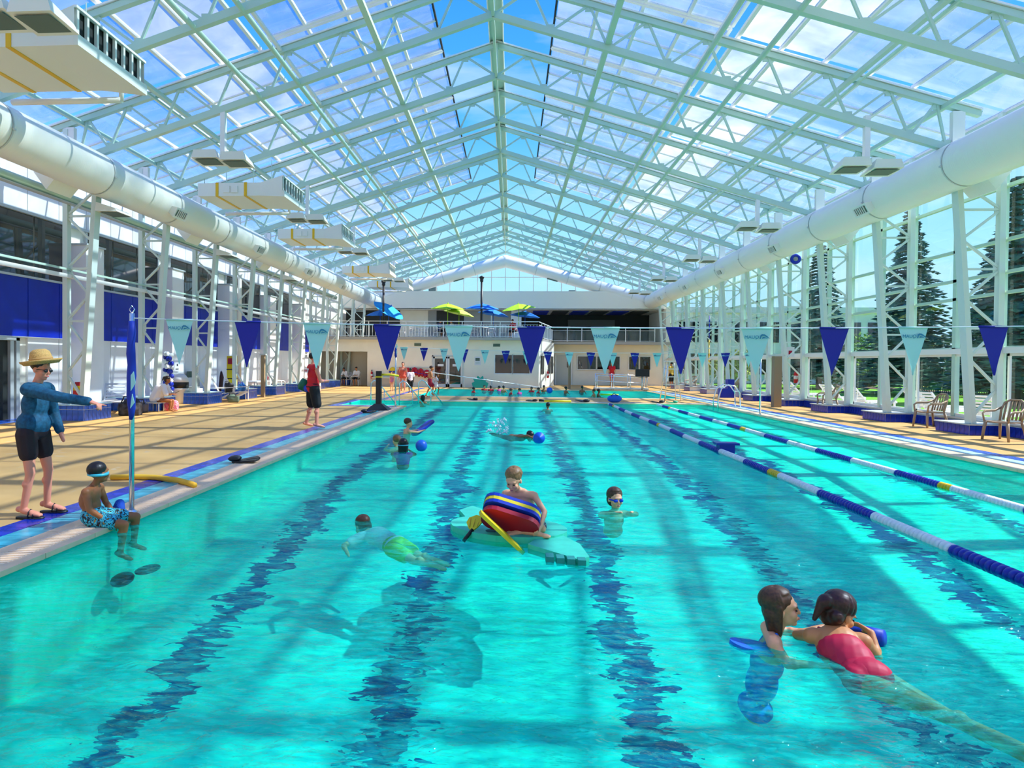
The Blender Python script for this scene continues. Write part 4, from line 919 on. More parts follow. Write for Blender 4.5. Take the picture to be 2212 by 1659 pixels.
pdl = thing('hand_paddle', 'yellow swim paddle with a black handle on the raft', 'paddle', (-.38, 5.98, .0))
MB().prism([(-.05, 0), (-.085, .07), (-.07, .13), (0, .155), (.07, .13), (.085, .07), (.05, 0), (.02, -.03), (-.02, -.03)], -.01, .012, lambda a, b_, z: V((-.345, 5.98, .05))+V((.92, 0, .1))*a+V((.18, .5, .62))*b_+V((-.1, -.8, .6))*z).build('blade', yel, pdl)
for i in range(3): MB().bar(V((-.345+(i-1)*.035, 5.965, .06)), V((-.325+(i-1)*.045, 6.03, .125)), .006, .006).build('rib', mat('amber', (.6, .33, .01), .5), pdl)
MB().path([(-.35, 5.97, .035), (-.43, 5.90, -.06)], .018, 8).build('handle', blackm, pdl, True)
pat2 = mat('navy_patterned_trunks', (.01, .02, .1), .6); pattern(pat2, [(0, (.006, .01, .06)), (.5, (.5, .45, .4)), (.56, (.008, .015, .10)), (.64, (.75, .35, .03))], 20)
B0 = (.13, 6.25, 0)
o, D, P, R, k, u = person('sandy haired boy kneeling on the green raft hugging a stack of kickboards', 1.28, B0, 0, rel(B0, dict(pelvis=(.17, 6.28, .09), chest=(.13, 6.24, .25), neck=(.09, 6.19, .365), head=(.03, 6.13, .475), hf=V((-.30, -.85, -.42))+V(B0), hu=V((-.05, -.2, 1))+V(B0),
    shL=(.23, 6.16, .325), shR=(-.045, 6.22, .325), elL=(.325, 6.04, .20), wrL=(.285, 5.90, .10), elR=(-.10, 6.10, .20), wrR=(-.02, 6.02, .20), hipL=(.24, 6.25, .06), hipR=(.09, 6.25, .06), knL=(.30, 6.0, .05), knR=(-.10, 6.02, .05), anL=(.10, 5.93, .03), anR=(.25, 5.88, .03), toeL=(-.02, 5.88, .02), toeR=(.36, 5.84, .02))),
    'fair', 'blond', 1.24, .0075, .98, hands=dict(L=dict(d=(-.35, -.55, -.5), n=(-.9, .2, .1), curl=(.3, .3, .3, .3), t=1)), eyes=True)
shorts(o, D, k, pat2, .7, .009, 1.5, .98, 'swim_trunks')

# ---- girl with goggles
o, D, P, R, k, u = swimmer('girl wearing blue goggles swimming alone behind the raft boy', 1.20, 7.42, PI+.25, 'fair', 'brown', 'bob', .05, 1.35, .008, eyes=True)
for s in (-1, 1): MB().ell(P(s*.033, .088, -.002), (.027*u, .014*u, .018*u), 10, 8, R).build_local('goggle_lens', mat('goggle_blue', (.005, .04, .5), .1), o)
MB().lathe([(.080*u, -.006), (.083*u, -.006), (.083*u, .006), (.080*u, .006)], P(0, .002, .004), 20, tuple(R @ V((0, .05, 1)))).build_local('goggle_strap', mat('goggle_blue', (.005, .04, .5), .1), o)
# ---- two girls in front
A0 = (1.58, 3.92, 0)
o, D, P, R, k, u = person('smiling girl with long wet brown hair in a blue top, in front', 1.36, A0, 0, rel(A0, dict(pelvis=(1.50, 3.98, -.48), chest=(1.56, 3.95, -.16), neck=(1.60, 3.95, -.015), head=(1.635, 3.95, .14), hf=V((.93, -.30, .12))+V(A0), hu=V((-.12, 0, 1))+V(A0),
    shR=(1.545, 3.82, -.03), shL=(1.60, 4.07, -.03), elR=(1.585, 3.74, -.10), wrR=(1.72, 3.72, -.09), elL=(1.72, 4.10, -.06), wrL=(1.84, 4.05, -.04))),
    'pale', 'brown', 1.2, .0065, .95, legs=False, hands=dict(R=dict(d=(1, -.1, .0), n=(0, 0, -1), curl=(.2,)*4)), eyes=True, hair_style='long')
torso_wear(o, D, k, 'swim_top', mat('bright_blue_top', (.012, .14, .66), .6, var=.3, vscale=20), .008, 0, .8, 1.3, .95, straps=True)
Bb = (1.92, 3.70, 0)
o, D, P, R, k, u = person('girl in red swimsuit with dark ponytail, seen from behind in front', 1.38, Bb, 0, rel(Bb, dict(pelvis=(1.94, 3.60, -.085), chest=(1.88, 3.77, -.005), neck=(1.90, 3.84, .065), head=(1.935, 3.88, .145), hf=V((.86, .30, -.42))+V(Bb), hu=V((.30, .05, 1))+V(Bb),
    shL=(1.76, 3.85, .02), shR=(2.02, 3.77, .03), elR=(2.10, 3.79, -.06), wrR=(2.115, 3.88, .04), elL=(1.74, 3.98, -.03), wrL=(1.86, 4.04, -.02), hipL=(1.87, 3.57, -.09), hipR=(2.00, 3.60, -.09), knL=(2.13, 3.36, -.13), knR=(2.24, 3.50, -.20), anL=(2.38, 3.08, -.16), anR=(2.48, 3.28, -.28), toeL=(2.48, 2.95, -.17), toeR=(2.58, 3.16, -.31))),
    'tan', 'auburn', 1.18, .0065, 1.0, hands=dict(R=dict(d=(-.45, .5, .25), n=(-.5, -.2, -.6), curl=(.4,)*4, t=-1)), eyes=True, hair_style='pony')
sred = mat('red_swimsuit', (.58, .01, .05), .55)
torso_wear(o, D, k, 'swimsuit', sred, .008, 0, 1.05, .9, 1.0, straps=True); shorts(o, D, k, sred, .12, .008, .7, 1.0, 'swimsuit_bottom')
tag(MB().path([(2.0, 4.03, -.03), (2.14, 3.96, -.01), (2.20, 3.90, .0)], [.045, .055, .05], 12).build('foam_dumbbell', blued, None, True), 'dark blue foam float under the ponytail girl\'s hands', 'float')
board('bright blue kickboard floating at the long haired girl\'s side', (1.43, 3.86, -.062), (.18, .06, 1), (1, .25, 0), .26, .17, .03, mat('bright_blue_top', (.01, .1, .6), .6), .08)

# ---- other swimmers in the main pool
o, D, P, R, k, u = swimmer('boy swimming with a white and blue kickboard held out in front', -2.35, 14.5, -1.0, 'fair', 'brown', 'short', .20, 1.3, .012, arms=dict(elR=(.15, .16, .0), wrR=(.08, .34, .03), elL=(-.15, .16, 0), wrL=(-.08, .34, .03)))
board('white and blue kickboard held by the swimming boy', (-2.05, 14.80, .07), (-.45, -.25, .86), (.62, .55, .35), .62, .30, .05, mat('blue_white_foam', (.02, .06, .55), .5, var=.9, vscale=3), .1)
swimmer('pale haired child next to the dark haired girl in the pool', -2.22, 12.30, .5, 'fair', 'blond', 'short', .06, 1.3, .012)
o, D, P, R, k, u = swimmer('dark haired girl in a magenta top seen from behind in the pool', -1.97, 11.6, .1, 'brown', 'dark', 'long', .08, 1.35, .012)
torso_wear(o, D, k, 'swim_top', mat('magenta', (.5, .01, .3), .6), .014, 0, 0, 1.2)
MB().lathe([(.085*u, -.008), (.108*u, -.008), (.108*u, .008), (.085*u, .008)], P(0, -.03, .0), 20, tuple(R @ V((0, .05, 1)))).build_local('goggle_strap', mat('aqua_strap', (.05, .5, .6), .4), o)
tag(MB().ell((-1.66, 11.78, .05), (.11, .11, .11), 18, 12).build('ball', mat('ball_blue', (.01, .12, .6), .4), None, True), 'blue ball held by the two children in the pool', 'ball')
swimmer('dark haired child facing away near the far lane line', 1.30, 22.8, .2, 'brown', 'dark', 'short', .10, 1.25, .02)
swimmer('girl with wet dark hair at the far left pool steps', -3.55, 25.6, -.6, 'tan', 'dark', 'long', .16, 1.35, .02)
U0 = (-1.4, 6.4, 0)
o, D, P, R, k, u = person('swimmer in a pale shirt gliding under water', 1.3, U0, 0, rel(U0, dict(pelvis=(-1.12, 6.17, -.20), chest=(-1.32, 6.33, -.16), neck=(-1.44, 6.43, -.14), head=(-1.53, 6.52, -.11), hf=V((-.7, .6, -.4))+V(U0), hu=V((-.2, .2, 1))+V(U0), shL=(-1.50, 6.30, -.17), shR=(-1.34, 6.48, -.17), elL=(-1.62, 6.12, -.2), wrL=(-1.55, 5.98, -.22), elR=(-1.2, 6.5, -.2), wrR=(-1.1, 6.4, -.22),
    hipL=(-1.14, 6.11, -.21), hipR=(-1.06, 6.20, -.21), knL=(-.90, 5.92, -.26), knR=(-.86, 6.06, -.26), anL=(-.68, 5.80, -.26), anR=(-.66, 5.92, -.26), toeL=(-.58, 5.75, -.28), toeR=(-.56, 5.87, -.28))), 'fair', 'brown', 1.2, .012, hair_style='bob')
torso_wear(o, D, k, 'swim_shirt', mat('pale_shirt', (.75, .72, .70), .7), .014, .6, .6, 1.6); shorts(o, D, k, mat('lime_trunks', (.35, .62, .03), .6), .6, .014, 1.6, 1, 'swim_trunks')
S0 = (.2, 14.3, 0)
o, D, P, R, k, u = person('front crawl swimmer splashing beside the blue foam disc', 1.35, S0, 0, rel(S0, dict(pelvis=(.02, 14.55, -.10), chest=(.22, 14.35, -.07), neck=(.33, 14.24, -.05), head=(.42, 14.14, -.02), hf=V((.5, -.6, -.4))+V(S0), hu=V((.2, 0, 1))+V(S0), shL=(.38, 14.38, -.06), shR=(.2, 14.2, -.04), elR=(.36, 13.98, .02), wrR=(.50, 13.8, -.02), elL=(.50, 14.2, -.1), wrL=(.58, 14.02, -.1),
    hipL=(.05, 14.6, -.1), hipR=(-.04, 14.52, -.1), knL=(-.15, 14.85, -.12), knR=(-.22, 14.76, -.1), anL=(-.38, 15.05, -.1), anR=(-.42, 14.98, -.06), toeL=(-.45, 15.12, -.1), toeR=(-.5, 15.05, -.06))), 'brown', 'dark', 1.2, .014)
spl = MB(); rs = random.Random(3)
for i in range(90):
    t = rs.random(); a = rs.uniform(-.8, .8); h = rs.random()**1.5*.34; spl.ell((-.30+a*.35*(1-h), 15.0+rs.uniform(-.3, .3), h-.04), (rs.uniform(.008, .03),)*3, 6, 4)
tag(spl.build('splash', mat('white_spray', (.9, .95, .95), .3), None, True), 'white splash kicked up by the crawl swimmer', 'splash', kind='stuff')
tag(MB().lathe([(.025, -.08), (.11, -.08), (.12, -.05), (.12, .05), (.11, .08), (.03, .08), (.03, .09), (.001, .09)], (.58, 13.3, .05), 22, (.15, -.95, .25)).build('foam_disc', mat('disc_blue', (.005, .10, .62), .45), None, True), 'round blue foam dumbbell disc floating mid pool', 'float')
# ---- swimmers in the teaching pool
T = [(-2.05, 34.9, 'brown', 'dark', 'red'), (-1.6, 38.0, 'tan', 'dark', 'red'), (-1.2, 37.4, 'brown', 'dark', 'red'), (-.72, 37.2, 'tan', 'dark', 'magenta'), (-.42, 35.4, 'tan', 'dark', None), (.0, 33.5, 'fair', 'brown', 'red'), (.42, 34.0, 'pale', 'brown', 'magenta'), (1.14, 36.3, 'brown', 'dark', 'red'), (1.5, 35.2, 'tan', 'brown', 'red'), (1.85, 36.6, 'brown', 'dark', None), (2.98, 35.2, 'brown', 'dark', None), (4.0, 36.5, 'brown', 'dark', None), (4.08, 32.1, 'tan', 'brown', None), (4.36, 32.3, 'brown', 'dark', None)]
LB = ['in a red life vest by the ramp rail, first on that side', 'in a red life vest farthest back under the green board', 'in a red life vest beside the ramp rail post', 'in a pink vest next to the tallest group child', 'without a vest standing tall in the middle group', 'in a red vest nearest the coping, middle group', 'in a pink vest close to the coping, middle group', 'in a red vest left of the blue ball', 'in a red vest directly in front of the office window corner', 'bare shouldered behind the two red vests', 'alone, right of the blue ball', 'alone, in front of the brown post', 'at the front holding a smaller child', 'small, held at the coping by another child']
vest = {'red': mat('vest_red', (.60, .015, .02), .6), 'magenta': mat('vest_pink', (.55, .03, .22), .6)}
for i, ((x, y, sk, hr, vs_), lb) in enumerate(zip(T, LB)):
    o, D, P, R, k, u = swimmer('child '+lb, x, y, random.uniform(-3, 3), sk, hr, 'short', .16 if vs_ else .24, 1.25, .026, group='children in the teaching pool', facedetail=False)
    if vs_: torso_wear(o, D, k, 'life_vest', vest[vs_], .026, 0, 0, 3.4)
tag(MB().ell((2.1, 35.4, .12), (.17, .17, .17), 18, 12).build('ball', mat('ball_blue', (.01, .12, .6), .4), None, True), 'blue ball floating in the teaching pool', 'ball')
tag(MB().path([(4.7, 34.2, -.02), (5.6, 33.9, -.02)], .05, 8).build('pool_noodle', mat('lime_foam', (.5, .8, .02), .5), None, True), 'lime pool noodle floating in the teaching pool', 'pool noodle')

# ---- people on the deck
def stander(label, x, y, yaw, h, skin, hair, top=None, bottom=None, style='short', J=None, sleeves=0, ln=.6, vox=.02, hs=None, suit=False, fore=0, z=.01, group=None):
    o, D, P, R, k, u = person(label, h, (x, y, z), yaw, J or {}, skin, hair, hs or (1.18 if h < 1.45 else 1.0), vox, hair_style=style, facedetail=h > 0, group=group)
    if top: torso_wear(o, D, k, 'swimsuit' if suit else 'shirt', top, vox, sleeves, 1.1, 1.5, straps=suit, fore=fore)
    if bottom: shorts(o, D, k, bottom, ln, vox, 1.6)
    return o, D, P, R, k, u
white = mat('white_cotton', (.82, .80, .80), .75); pinkw = mat('pale_pink_shirt', (.80, .66, .70), .75); orange = mat('orange_red_swimsuit', (.75, .10, .05), .6)
run = lambda h: dict(knL=(-.05*h, .14*h, .33*h), anL=(-.05*h, .10*h, .09*h), toeL=(-.05*h, .19*h, .06*h), knR=(.05*h, -.02*h, .29*h), anR=(.05*h, -.14*h, .05*h), toeR=(.05*h, -.06*h, .015*h), elL=(-.14*h, -.02*h, .66*h), wrL=(-.09*h, .10*h, .60*h), elR=(.14*h, .04*h, .66*h), wrR=(.08*h, .16*h, .62*h), chest=(0, .04*h, .715*h), neck=(0, .05*h, .825*h), head=(0, .07*h, .925*h))
stander('boy in red swim trunks walking along the far coping', -3.75, 29.2, -1.2, 1.42, 'tan', 'brown', None, mat('red_trunks', (.42, .01, .03), .6), J=run(1.42), ln=.8)
stander('small child in a white shirt beside the boy in red trunks', -3.55, 30.0, -1.3, 1.05, 'brown', 'brown', white, white, ln=.5, J=run(1.05), sleeves=.6)
stander('girl in an orange red swimsuit facing the camera by the life vests', -5.7, 33.3, PI, 1.60, 'pink', 'dark', orange, orange, 'pony', suit=True, ln=.12)
stander('child in a pale shirt and black shorts seen from behind', -5.15, 32.4, .4, 1.28, 'dark', 'dark', pinkw, blackc, sleeves=.7, ln=.9)
stander('small girl in a pink swimsuit behind the black stand', -6.15, 32.6, 2.6, 1.1, 'fair', 'brown', mat('pink_swimsuit', (.7, .2, .35), .6), None, 'long', suit=True)
stander('lifeguard in red leaning on the ramp railing at the far wall', 7.3, 47.2, 2.6, 1.72, 'tan', 'brown', red, red, sleeves=.5, ln=.5)
stander('person in a yellow top standing behind the far glass wall columns', 10.9, 44.5, .6, 1.75, 'tan', 'dark', mat('yellow_top', (.62, .42, .06), .7), blackc, sleeves=.8, ln=1.0)
def sitter(label, x, y, yaw, h, skin, hair, top, bottom, seat=.43, style='short', sleeves=.8, vox=.02, lean=.0, z=0, ln=.9, J=None, group=None):
    q = dict(pelvis=(0, 0, seat+.10*h/1.7), hipL=(-.052*h, .02, seat+.06), hipR=(.052*h, .02, seat+.06), knL=(-.07*h, .24*h, seat+.04), knR=(.07*h, .24*h, seat+.04), anL=(-.06*h, .22*h, .07), anR=(.06*h, .22*h, .07), toeL=(-.06*h, .31*h, .02), toeR=(.06*h, .31*h, .02))
    s0 = seat+.10*h/1.7; q.update(chest=(0, .02+lean*.5, s0+.175*h), neck=(0, .03+lean, s0+.285*h), head=(0, .06+lean*1.2, s0+.385*h), shL=(-.108*h, .02+lean*.9, s0+.26*h), shR=(.108*h, .02+lean*.9, s0+.26*h), elL=(-.13*h, .10+lean, s0+.11*h), elR=(.13*h, .10+lean, s0+.11*h), wrL=(-.05*h, .22*h+lean*.6, s0+.10*h), wrR=(.05*h, .22*h+lean*.6, s0+.10*h), hf=(0, 1, -.35))
    if J: q.update(J)
    o, D, P, R, k, u = person(label, h, (x, y, z), yaw, q, skin, hair, 1.0 if h > 1.45 else 1.15, vox, hair_style=style, group=group)
    torso_wear(o, D, k, 'shirt', top, vox, sleeves, .9, 1.7)
    if bottom: shorts(o, D, k, bottom, ln, vox, 1.4)
    return o, D, P, R, k, u
o, D, P, R, k, u = sitter('girl wrapped in a white towel looking at a phone by the left wall', -10.85, 19.0, -1.35, 1.55, 'brown', 'dark', white, None, .30, 'pony', 1.0, .014, .16)
tb = MB(); limb(tb, D['chest']+V((0, -.08, .05)), D['pelvis']+V((0, -.12, .02)), .16, .17); limb(tb, D['shL'], D['elL'], .085, .08); limb(tb, D['shR'], D['elR'], .085, .08); remesh(tb, 'towel', white, .018, 3, o)
ph = box('phone', blackm, (0, 0, 0), (.07, .13, .01)); ph.parent = o; ph.location = (0, D['wrL'].y+.09, D['wrL'].z+.06); ph.rotation_euler = (.5, 0, 0)
st = thing('low_seat', 'low grey seat under the girl with the phone', 'seat', (-10.95, 18.95, 0)); b2('seat', alum, (-11.15, 18.78, .27), (-10.72, 19.15, .30), st)
for a in (-11.1, -10.76):
    for c in (18.82, 19.1): tube('leg', alum, (a, c, 0), (a, c, .27), .014, st)
sitter('dark haired person in white sitting by the far alcove', -10.25, 42.0, 2.9, 1.6, 'tan', 'dark', white, blackc, .43, 'short', 1.0, .022, .1)
sitter('second person in white bent forward by the far alcove', -10.95, 41.95, 2.6, 1.5, 'brown', 'dark', white, blackc, .43, 'short', 1.0, .022, .2)
for i, (x, y, lab, m_, hr) in enumerate(((-5.0, 43.3, 'person at a balcony table under the lime umbrella', mat('balcony_navy', (.02, .03, .12), .7), 'dark'), (-4.0, 43.8, 'second person at the balcony table under the lime umbrella', white, 'brown'), (.15, 43.0, 'person in a red top sitting by the balcony corner', red, 'auburn'))):
    sitter(lab, x, y, [-.8, 1.2, 2.4][i], 1.65, 'tan', hr, m_, blackc, .43, 'short', .7, .024, .1, z=3.24, group='people at the balcony tables')
# ------------------------------------------------------------------ pennant lines
palef = mat('pale_pennant', (.42, .78, .70), .6); bluef = mat('blue_pennant', (.006, .012, .30), .6); inkp = mat('logo_teal', (.03, .24, .36), .6); inkw = mat('logo_pale', (.35, .62, .80), .6); inkb = mat('logo_navy', (.01, .03, .18), .6)
ropem = mat('white_cord', (.75, .80, .78), .6)
def logo_mesh(m):
    key = 'logo'+m.name
    if key in TXT: return TXT[key]
    t = text_mesh('QUAM', .056, m); mb = MB(); mb.v = [(v.co.x+.058, v.co.y-.002, v.co.z) for v in t.vertices]; mb.f = [tuple(p.vertices) for p in t.polygons]
    mb.prism([(-.150, -.022), (-.118, .012), (-.088, .033), (-.060, .036), (-.042, .024), (-.030, -.022), (-.044, -.022), (-.052, .006), (-.066, .016), (-.092, .010), (-.118, -.006)], 0, .001)
    mb.prism([(-.128, -.022), (-.098, -.004), (-.074, .002), (-.062, -.006), (-.062, -.022), (-.074, -.016), (-.098, -.014)], 0, .001)
    TXT[key] = mb.mesh('logo', m); return TXT[key]
def pennant_line(label, P0, P1, z0, z1, sag, xs, first_pale, mirror):
    P0, P1 = V(P0), V(P1); r = thing('pennant_line', label, 'pennant line', (P0+P1)/2)
    pos = lambda t: P0.lerp(P1, t)+V((0, 0, z0+(z1-z0)*t-sag*4*t*(1-t)))
    MB().path([pos(i/30) for i in range(31)], .006, 6).build('cord', ropem, r)
    for i, x in enumerate(xs):
        t = (x-P0.x)/(P1.x-P0.x); c = pos(t); pale = (i % 2 == 0) == first_pale; tw = random.uniform(-.10, .10); a = math.atan2(P1.y-P0.y, P1.x-P0.x)+tw
        w, h = .138, .455+random.uniform(-.01, .01); m_ = palef if pale else bluef; mb = MB(); n = 6
        for j in range(n+1):
            f_ = j/n; ww = w*(1-f_)+.004
            for s in (-1, 0, 1): mb.v.append((s*ww, .012*math.sin(f_*4+i+s*.8)*f_+(.004 if s == 0 else 0), -h*f_))
        for j in range(n):
            for s in (0, 1): o_ = j*3+s; mb.f.append((o_, o_+1, o_+4, o_+3))
        mb.bar((-w, 0, 0), (w, 0, 0), .012, .018)
        o = bpy.data.objects.new('pennant', mb.mesh('pennant', m_, True)); o.location = c; o.rotation_euler = (random.uniform(-.06, .06), 0, a); C.objects.link(o); o.parent = r; o.matrix_parent_inverse = Matrix.Translation(-V(r.location))
        if pale or not mirror:
            g_ = bpy.data.objects.new('logo', logo_mesh(inkp if mirror else (inkb if pale else inkw))); C.objects.link(g_); g_.parent = o
            g_.location = (0, -.016, -.085); g_.rotation_euler = (PI/2, 0, 0); g_.scale = ((-1 if mirror else 1)*.80, .80, 1)
    return r
pennant_line('near line of alternating pale and blue pennants across the pool', (-3.92, 6.35, 0), (8.0, 6.35, 0), 2.03, 2.08, .10, [-3.41+.7205*i for i in range(16)], True, True)
pennant_line('far line of small pale and blue pennants across the pool', (-4.03, 22.05, 0), (7.92, 21.05, 0), 2.13, 2.0, .09, [-3.74+.7075*i for i in range(17)], True, False)
def pole(label, x, y, h, furl=None):
    r = thing('pennant_pole', label, 'pole', (x, y, 0))
    tube('pole', chrome, (x, y, 0), (x, y, h), .026, r); MB().lathe([(.055, 0), (.055, .012), (.03, .03)], (x, y, .014), 16).build('base_flange', chrome, r)
    MB().path([(x, y, h), (x+.03, y, h+.04), (x, y, h+.08), (x-.03, y, h+.04), (x, y, h)], .006, 6).build('eyelet', chrome, r)
    if furl:
        z0, z1 = furl; pts = [(x+.006*math.sin(i*1.7), y-.01, z0+(z1-z0)*i/9) for i in range(10)]
        MB().path(pts, [.02, .036, .042, .038, .046, .04, .044, .038, .04, .03], 10).build('furled_flag', mat('furled_blue', (.006, .03, .36), .6), r, True)
        MB().prism([(0, 0), (.05, .08), (.03, .2), (.0, .16)], -.004, .004, lambda a, b_, z: V((x+.02+a, y-.05+z, z0+.30+b_))).build('flag_print', palef, r)
        MB().prism([(0, 0), (.045, .06), (.02, .15)], -.004, .004, lambda a, b_, z: V((x+.015+a, y-.05+z, z0+.12+b_))).build('flag_print', palef, r)
    return r
pole('tall chrome pole wrapped in a furled blue flag beside the seated boy', -3.92, 6.35, 2.08, (.98, 2.0)); pole('chrome pole at the left end of the far pennant line', -4.03, 22.05, 2.15, (1.75, 2.1)); pole('chrome pole at the glass wall end of the far pennant line', 7.95, 21.05, 2.02); pole('chrome pole out at the right end of the near pennant line', 8.02, 6.35, 2.12)

# ------------------------------------------------------------------ lane ropes
lb, lw_, ly = mat('lane_blue', (.004, .02, .34), .35), mat('lane_white', (.80, .84, .82), .35), mat('lane_yellow', (.80, .50, .01), .35)
FL = {}
def rope(label, x, ph):
    r = thing('lane_rope', label, 'lane rope', (x, 14, WZ)); MB().path([(x, 1.3, WZ+.01), (x, 26.25, WZ+.01)], .008, 6).build('cable', ropem, r)
    y = 1.4; i = 0
    while y < 26.1:
        s = (y+ph) % 2.5; m_ = lb if s < 1.25 else lw_
        if int((y+ph)/2.5) % 3 == 1 and s < .26: m_ = ly
        if m_.name not in FL: FL[m_.name] = MB().lathe([(.012, -.058), (.05, -.055), (.058, -.045), (.058, -.012), (.035, 0), (.058, .012), (.058, .045), (.05, .055), (.012, .058)], (0, 0, 0), 12, (0, 1, 0)).mesh('float', m_, True)
        o = bpy.data.objects.new('float', FL[m_.name]); o.location = (x+.015*math.sin(y*.8), y, WZ+.014); link(o, r); y += .124; i += 1
rope('lane rope of blue and white floats, the one nearer the swimmers', 3.93, .3); rope('lane rope of blue and white floats, the one nearer the glass wall', 5.85, 1.1)
q = thing('rope_float_box', 'dark blue float box riding on the lane rope', 'float', (4.03, 12.35, 0)); b2('box', lb, (3.90, 12.25, -.09), (4.18, 12.45, .10), q); b2('lid', lb, (3.84, 12.22, .10), (4.26, 12.48, .14), q)

# ------------------------------------------------------------------ chairs
def chair_proto(name, m, label):
    t = thing(name, label, 'chair')
    mb = MB()
    for j in range(7):
        for i in range(5): x_ = (i/4-.5)*.46; y_ = -.22+j*.075; mb.v.append((x_, y_, .42-.02*math.cos((i/4-.5)*PI)-.03*(1-j/6)*0+.01*(j/6)))
    mb.f = [(j*5+i, j*5+i+1, j*5+i+6, j*5+i+5) for j in range(6) for i in range(4)]; n = len(mb.v)
    mb.v += [(x_, y_, z_-.03) for x_, y_, z_ in mb.v]; mb.f += [tuple(k_+n for k_ in reversed(f_)) for f_ in mb.f]
    for a, b_ in [(i, i+1) for i in range(4)]+[(30+i+1, 30+i) for i in range(4)]+[(j*5+5, j*5) for j in range(6)]+[(j*5+4, j*5+9) for j in range(6)]: mb.f.append((b_, a, a+n, b_+n))
    mb.build('seat', m, t)
    for s in (-1, 1):
        MB().path([(s*.22, -.21, .40), (s*.25, -.25, .2), (s*.27, -.28, 0)], [.032, .028, .022], 8).build('leg', m, t, True)
        MB().path([(s*.22, .23, .42), (s*.25, .25, .2), (s*.27, .26, 0)], [.034, .03, .024], 8).build('leg', m, t, True)
        MB().path([(s*.24, .24, .40), (s*.28, .24, .58), (s*.285, .16, .635), (s*.27, -.10, .64), (s*.23, -.28, .72)], [.026, .024, .026, .026, .022], 8, flat=.6).build('arm', m, t, True)
    bt = lambda x_, z_: (x_, -.23-.28*(z_-.42)+.04*math.cos(x_/.23*PI/2)*-1+.04, z_)
    MB().path([bt(-.22, .42), bt(-.235, .65), bt(-.20, .82), bt(-.10, .885), bt(.10, .885), bt(.20, .82), bt(.235, .65), bt(.22, .42)], .022, 8).build('back_frame', m, t, True)
    for i in range(5):
        x_ = (i-2)*.082; MB().path([bt(x_, .44), bt(x_, .65), bt(x_, .875 if abs(x_) < .12 else .83)], .026, 6, flat=.3, up=(0, 1, 0)).build('back_slat', m, t, True)
    return t
tanp = mat('tan_plastic', (.36, .25, .16), .45); whp = mat('white_plastic', (.80, .78, .74), .45)
cp = chair_proto('armchair', tanp, 'tan plastic armchair at the edge of the frame by the glass wall')
cp.location = (10.75, 14.75, 0); cp.rotation_euler = (0, 0, PI/2+.35); cp['group'] = 'tan armchairs along the glass wall'
for x, y, rz, l_ in ((11.05, 17.7, PI/2+.05, 'tan plastic armchair between the first two glass wall columns'), (11.05, 23.2, PI/2-.1, 'tan plastic armchair by the third glass wall column'), (11.1, 33.0, PI/2+.3, 'tan plastic armchair behind the chrome pool ladder'), (11.1, 40.5, PI/2+.6, 'farthest tan plastic armchair, with a pale towel, by the glass wall')): dup(cp, (x, y, 0), rz, l_, 'tan armchairs along the glass wall')
wp = chair_proto('armchair', whp, 'white plastic armchair beside the lifeguard, facing the pool'); wp.location = (-10.3, 33.0, 0); wp.rotation_euler = (0, 0, -PI/2+.2)
for x, y, rz, l_ in ((-11.3, 33.6, -1.2, 'white plastic armchair behind the lifeguard by the wall'), (-11.4, 30.6, -.9, 'white plastic armchair between two left plinths, with a red bag above'), (-10.35, 41.9, -1.6+PI, 'white plastic armchair by the far alcove'), (-10.95, 41.85, 2.6, 'second white plastic armchair by the far alcove')): dup(wp, (x, y, 0), rz, l_)
for i, (x, y, rz) in enumerate([(-7.4, 42.6, .3), (-6.6, 42.9, -.4), (-5.9, 42.5, 2.0), (-5.0, 43.3, -.8), (-4.0, 43.8, 1.2), (-3.2, 42.7, .5), (-2.6, 43.4, -1.5), (-1.4, 42.6, 1.9), (-.6, 43.1, .2), (.15, 43.0, 2.4), (1.0, 43.6, -1.2)]):
    dup(wp, (x, y, 3.24), rz, 'white plastic chair at a balcony table', 'white chairs on the balcony')
tp = thing('patio_table', 'round white table on the balcony', 'table', (0, 0, 0), 'white tables on the balcony')
MB().lathe([(.001, .70), (.46, .70), (.48, .715), (.46, .73), (.001, .73)], (0, 0, 0), 20).build('table_top', whp, tp, True)
for a in range(4): MB().path([(.1*math.cos(a*PI/2), .1*math.sin(a*PI/2), .70), (.34*math.cos(a*PI/2), .34*math.sin(a*PI/2), 0)], .02, 6).build('leg', whp, tp)
TBL = [(-8.36, 43.0), (-4.35, 43.15), (-2.0, 43.0), (.45, 43.5)]
tp.location = (*TBL[0], 3.24)
for x, y in TBL[1:]: dup(tp, (x, y, 3.24), 0)
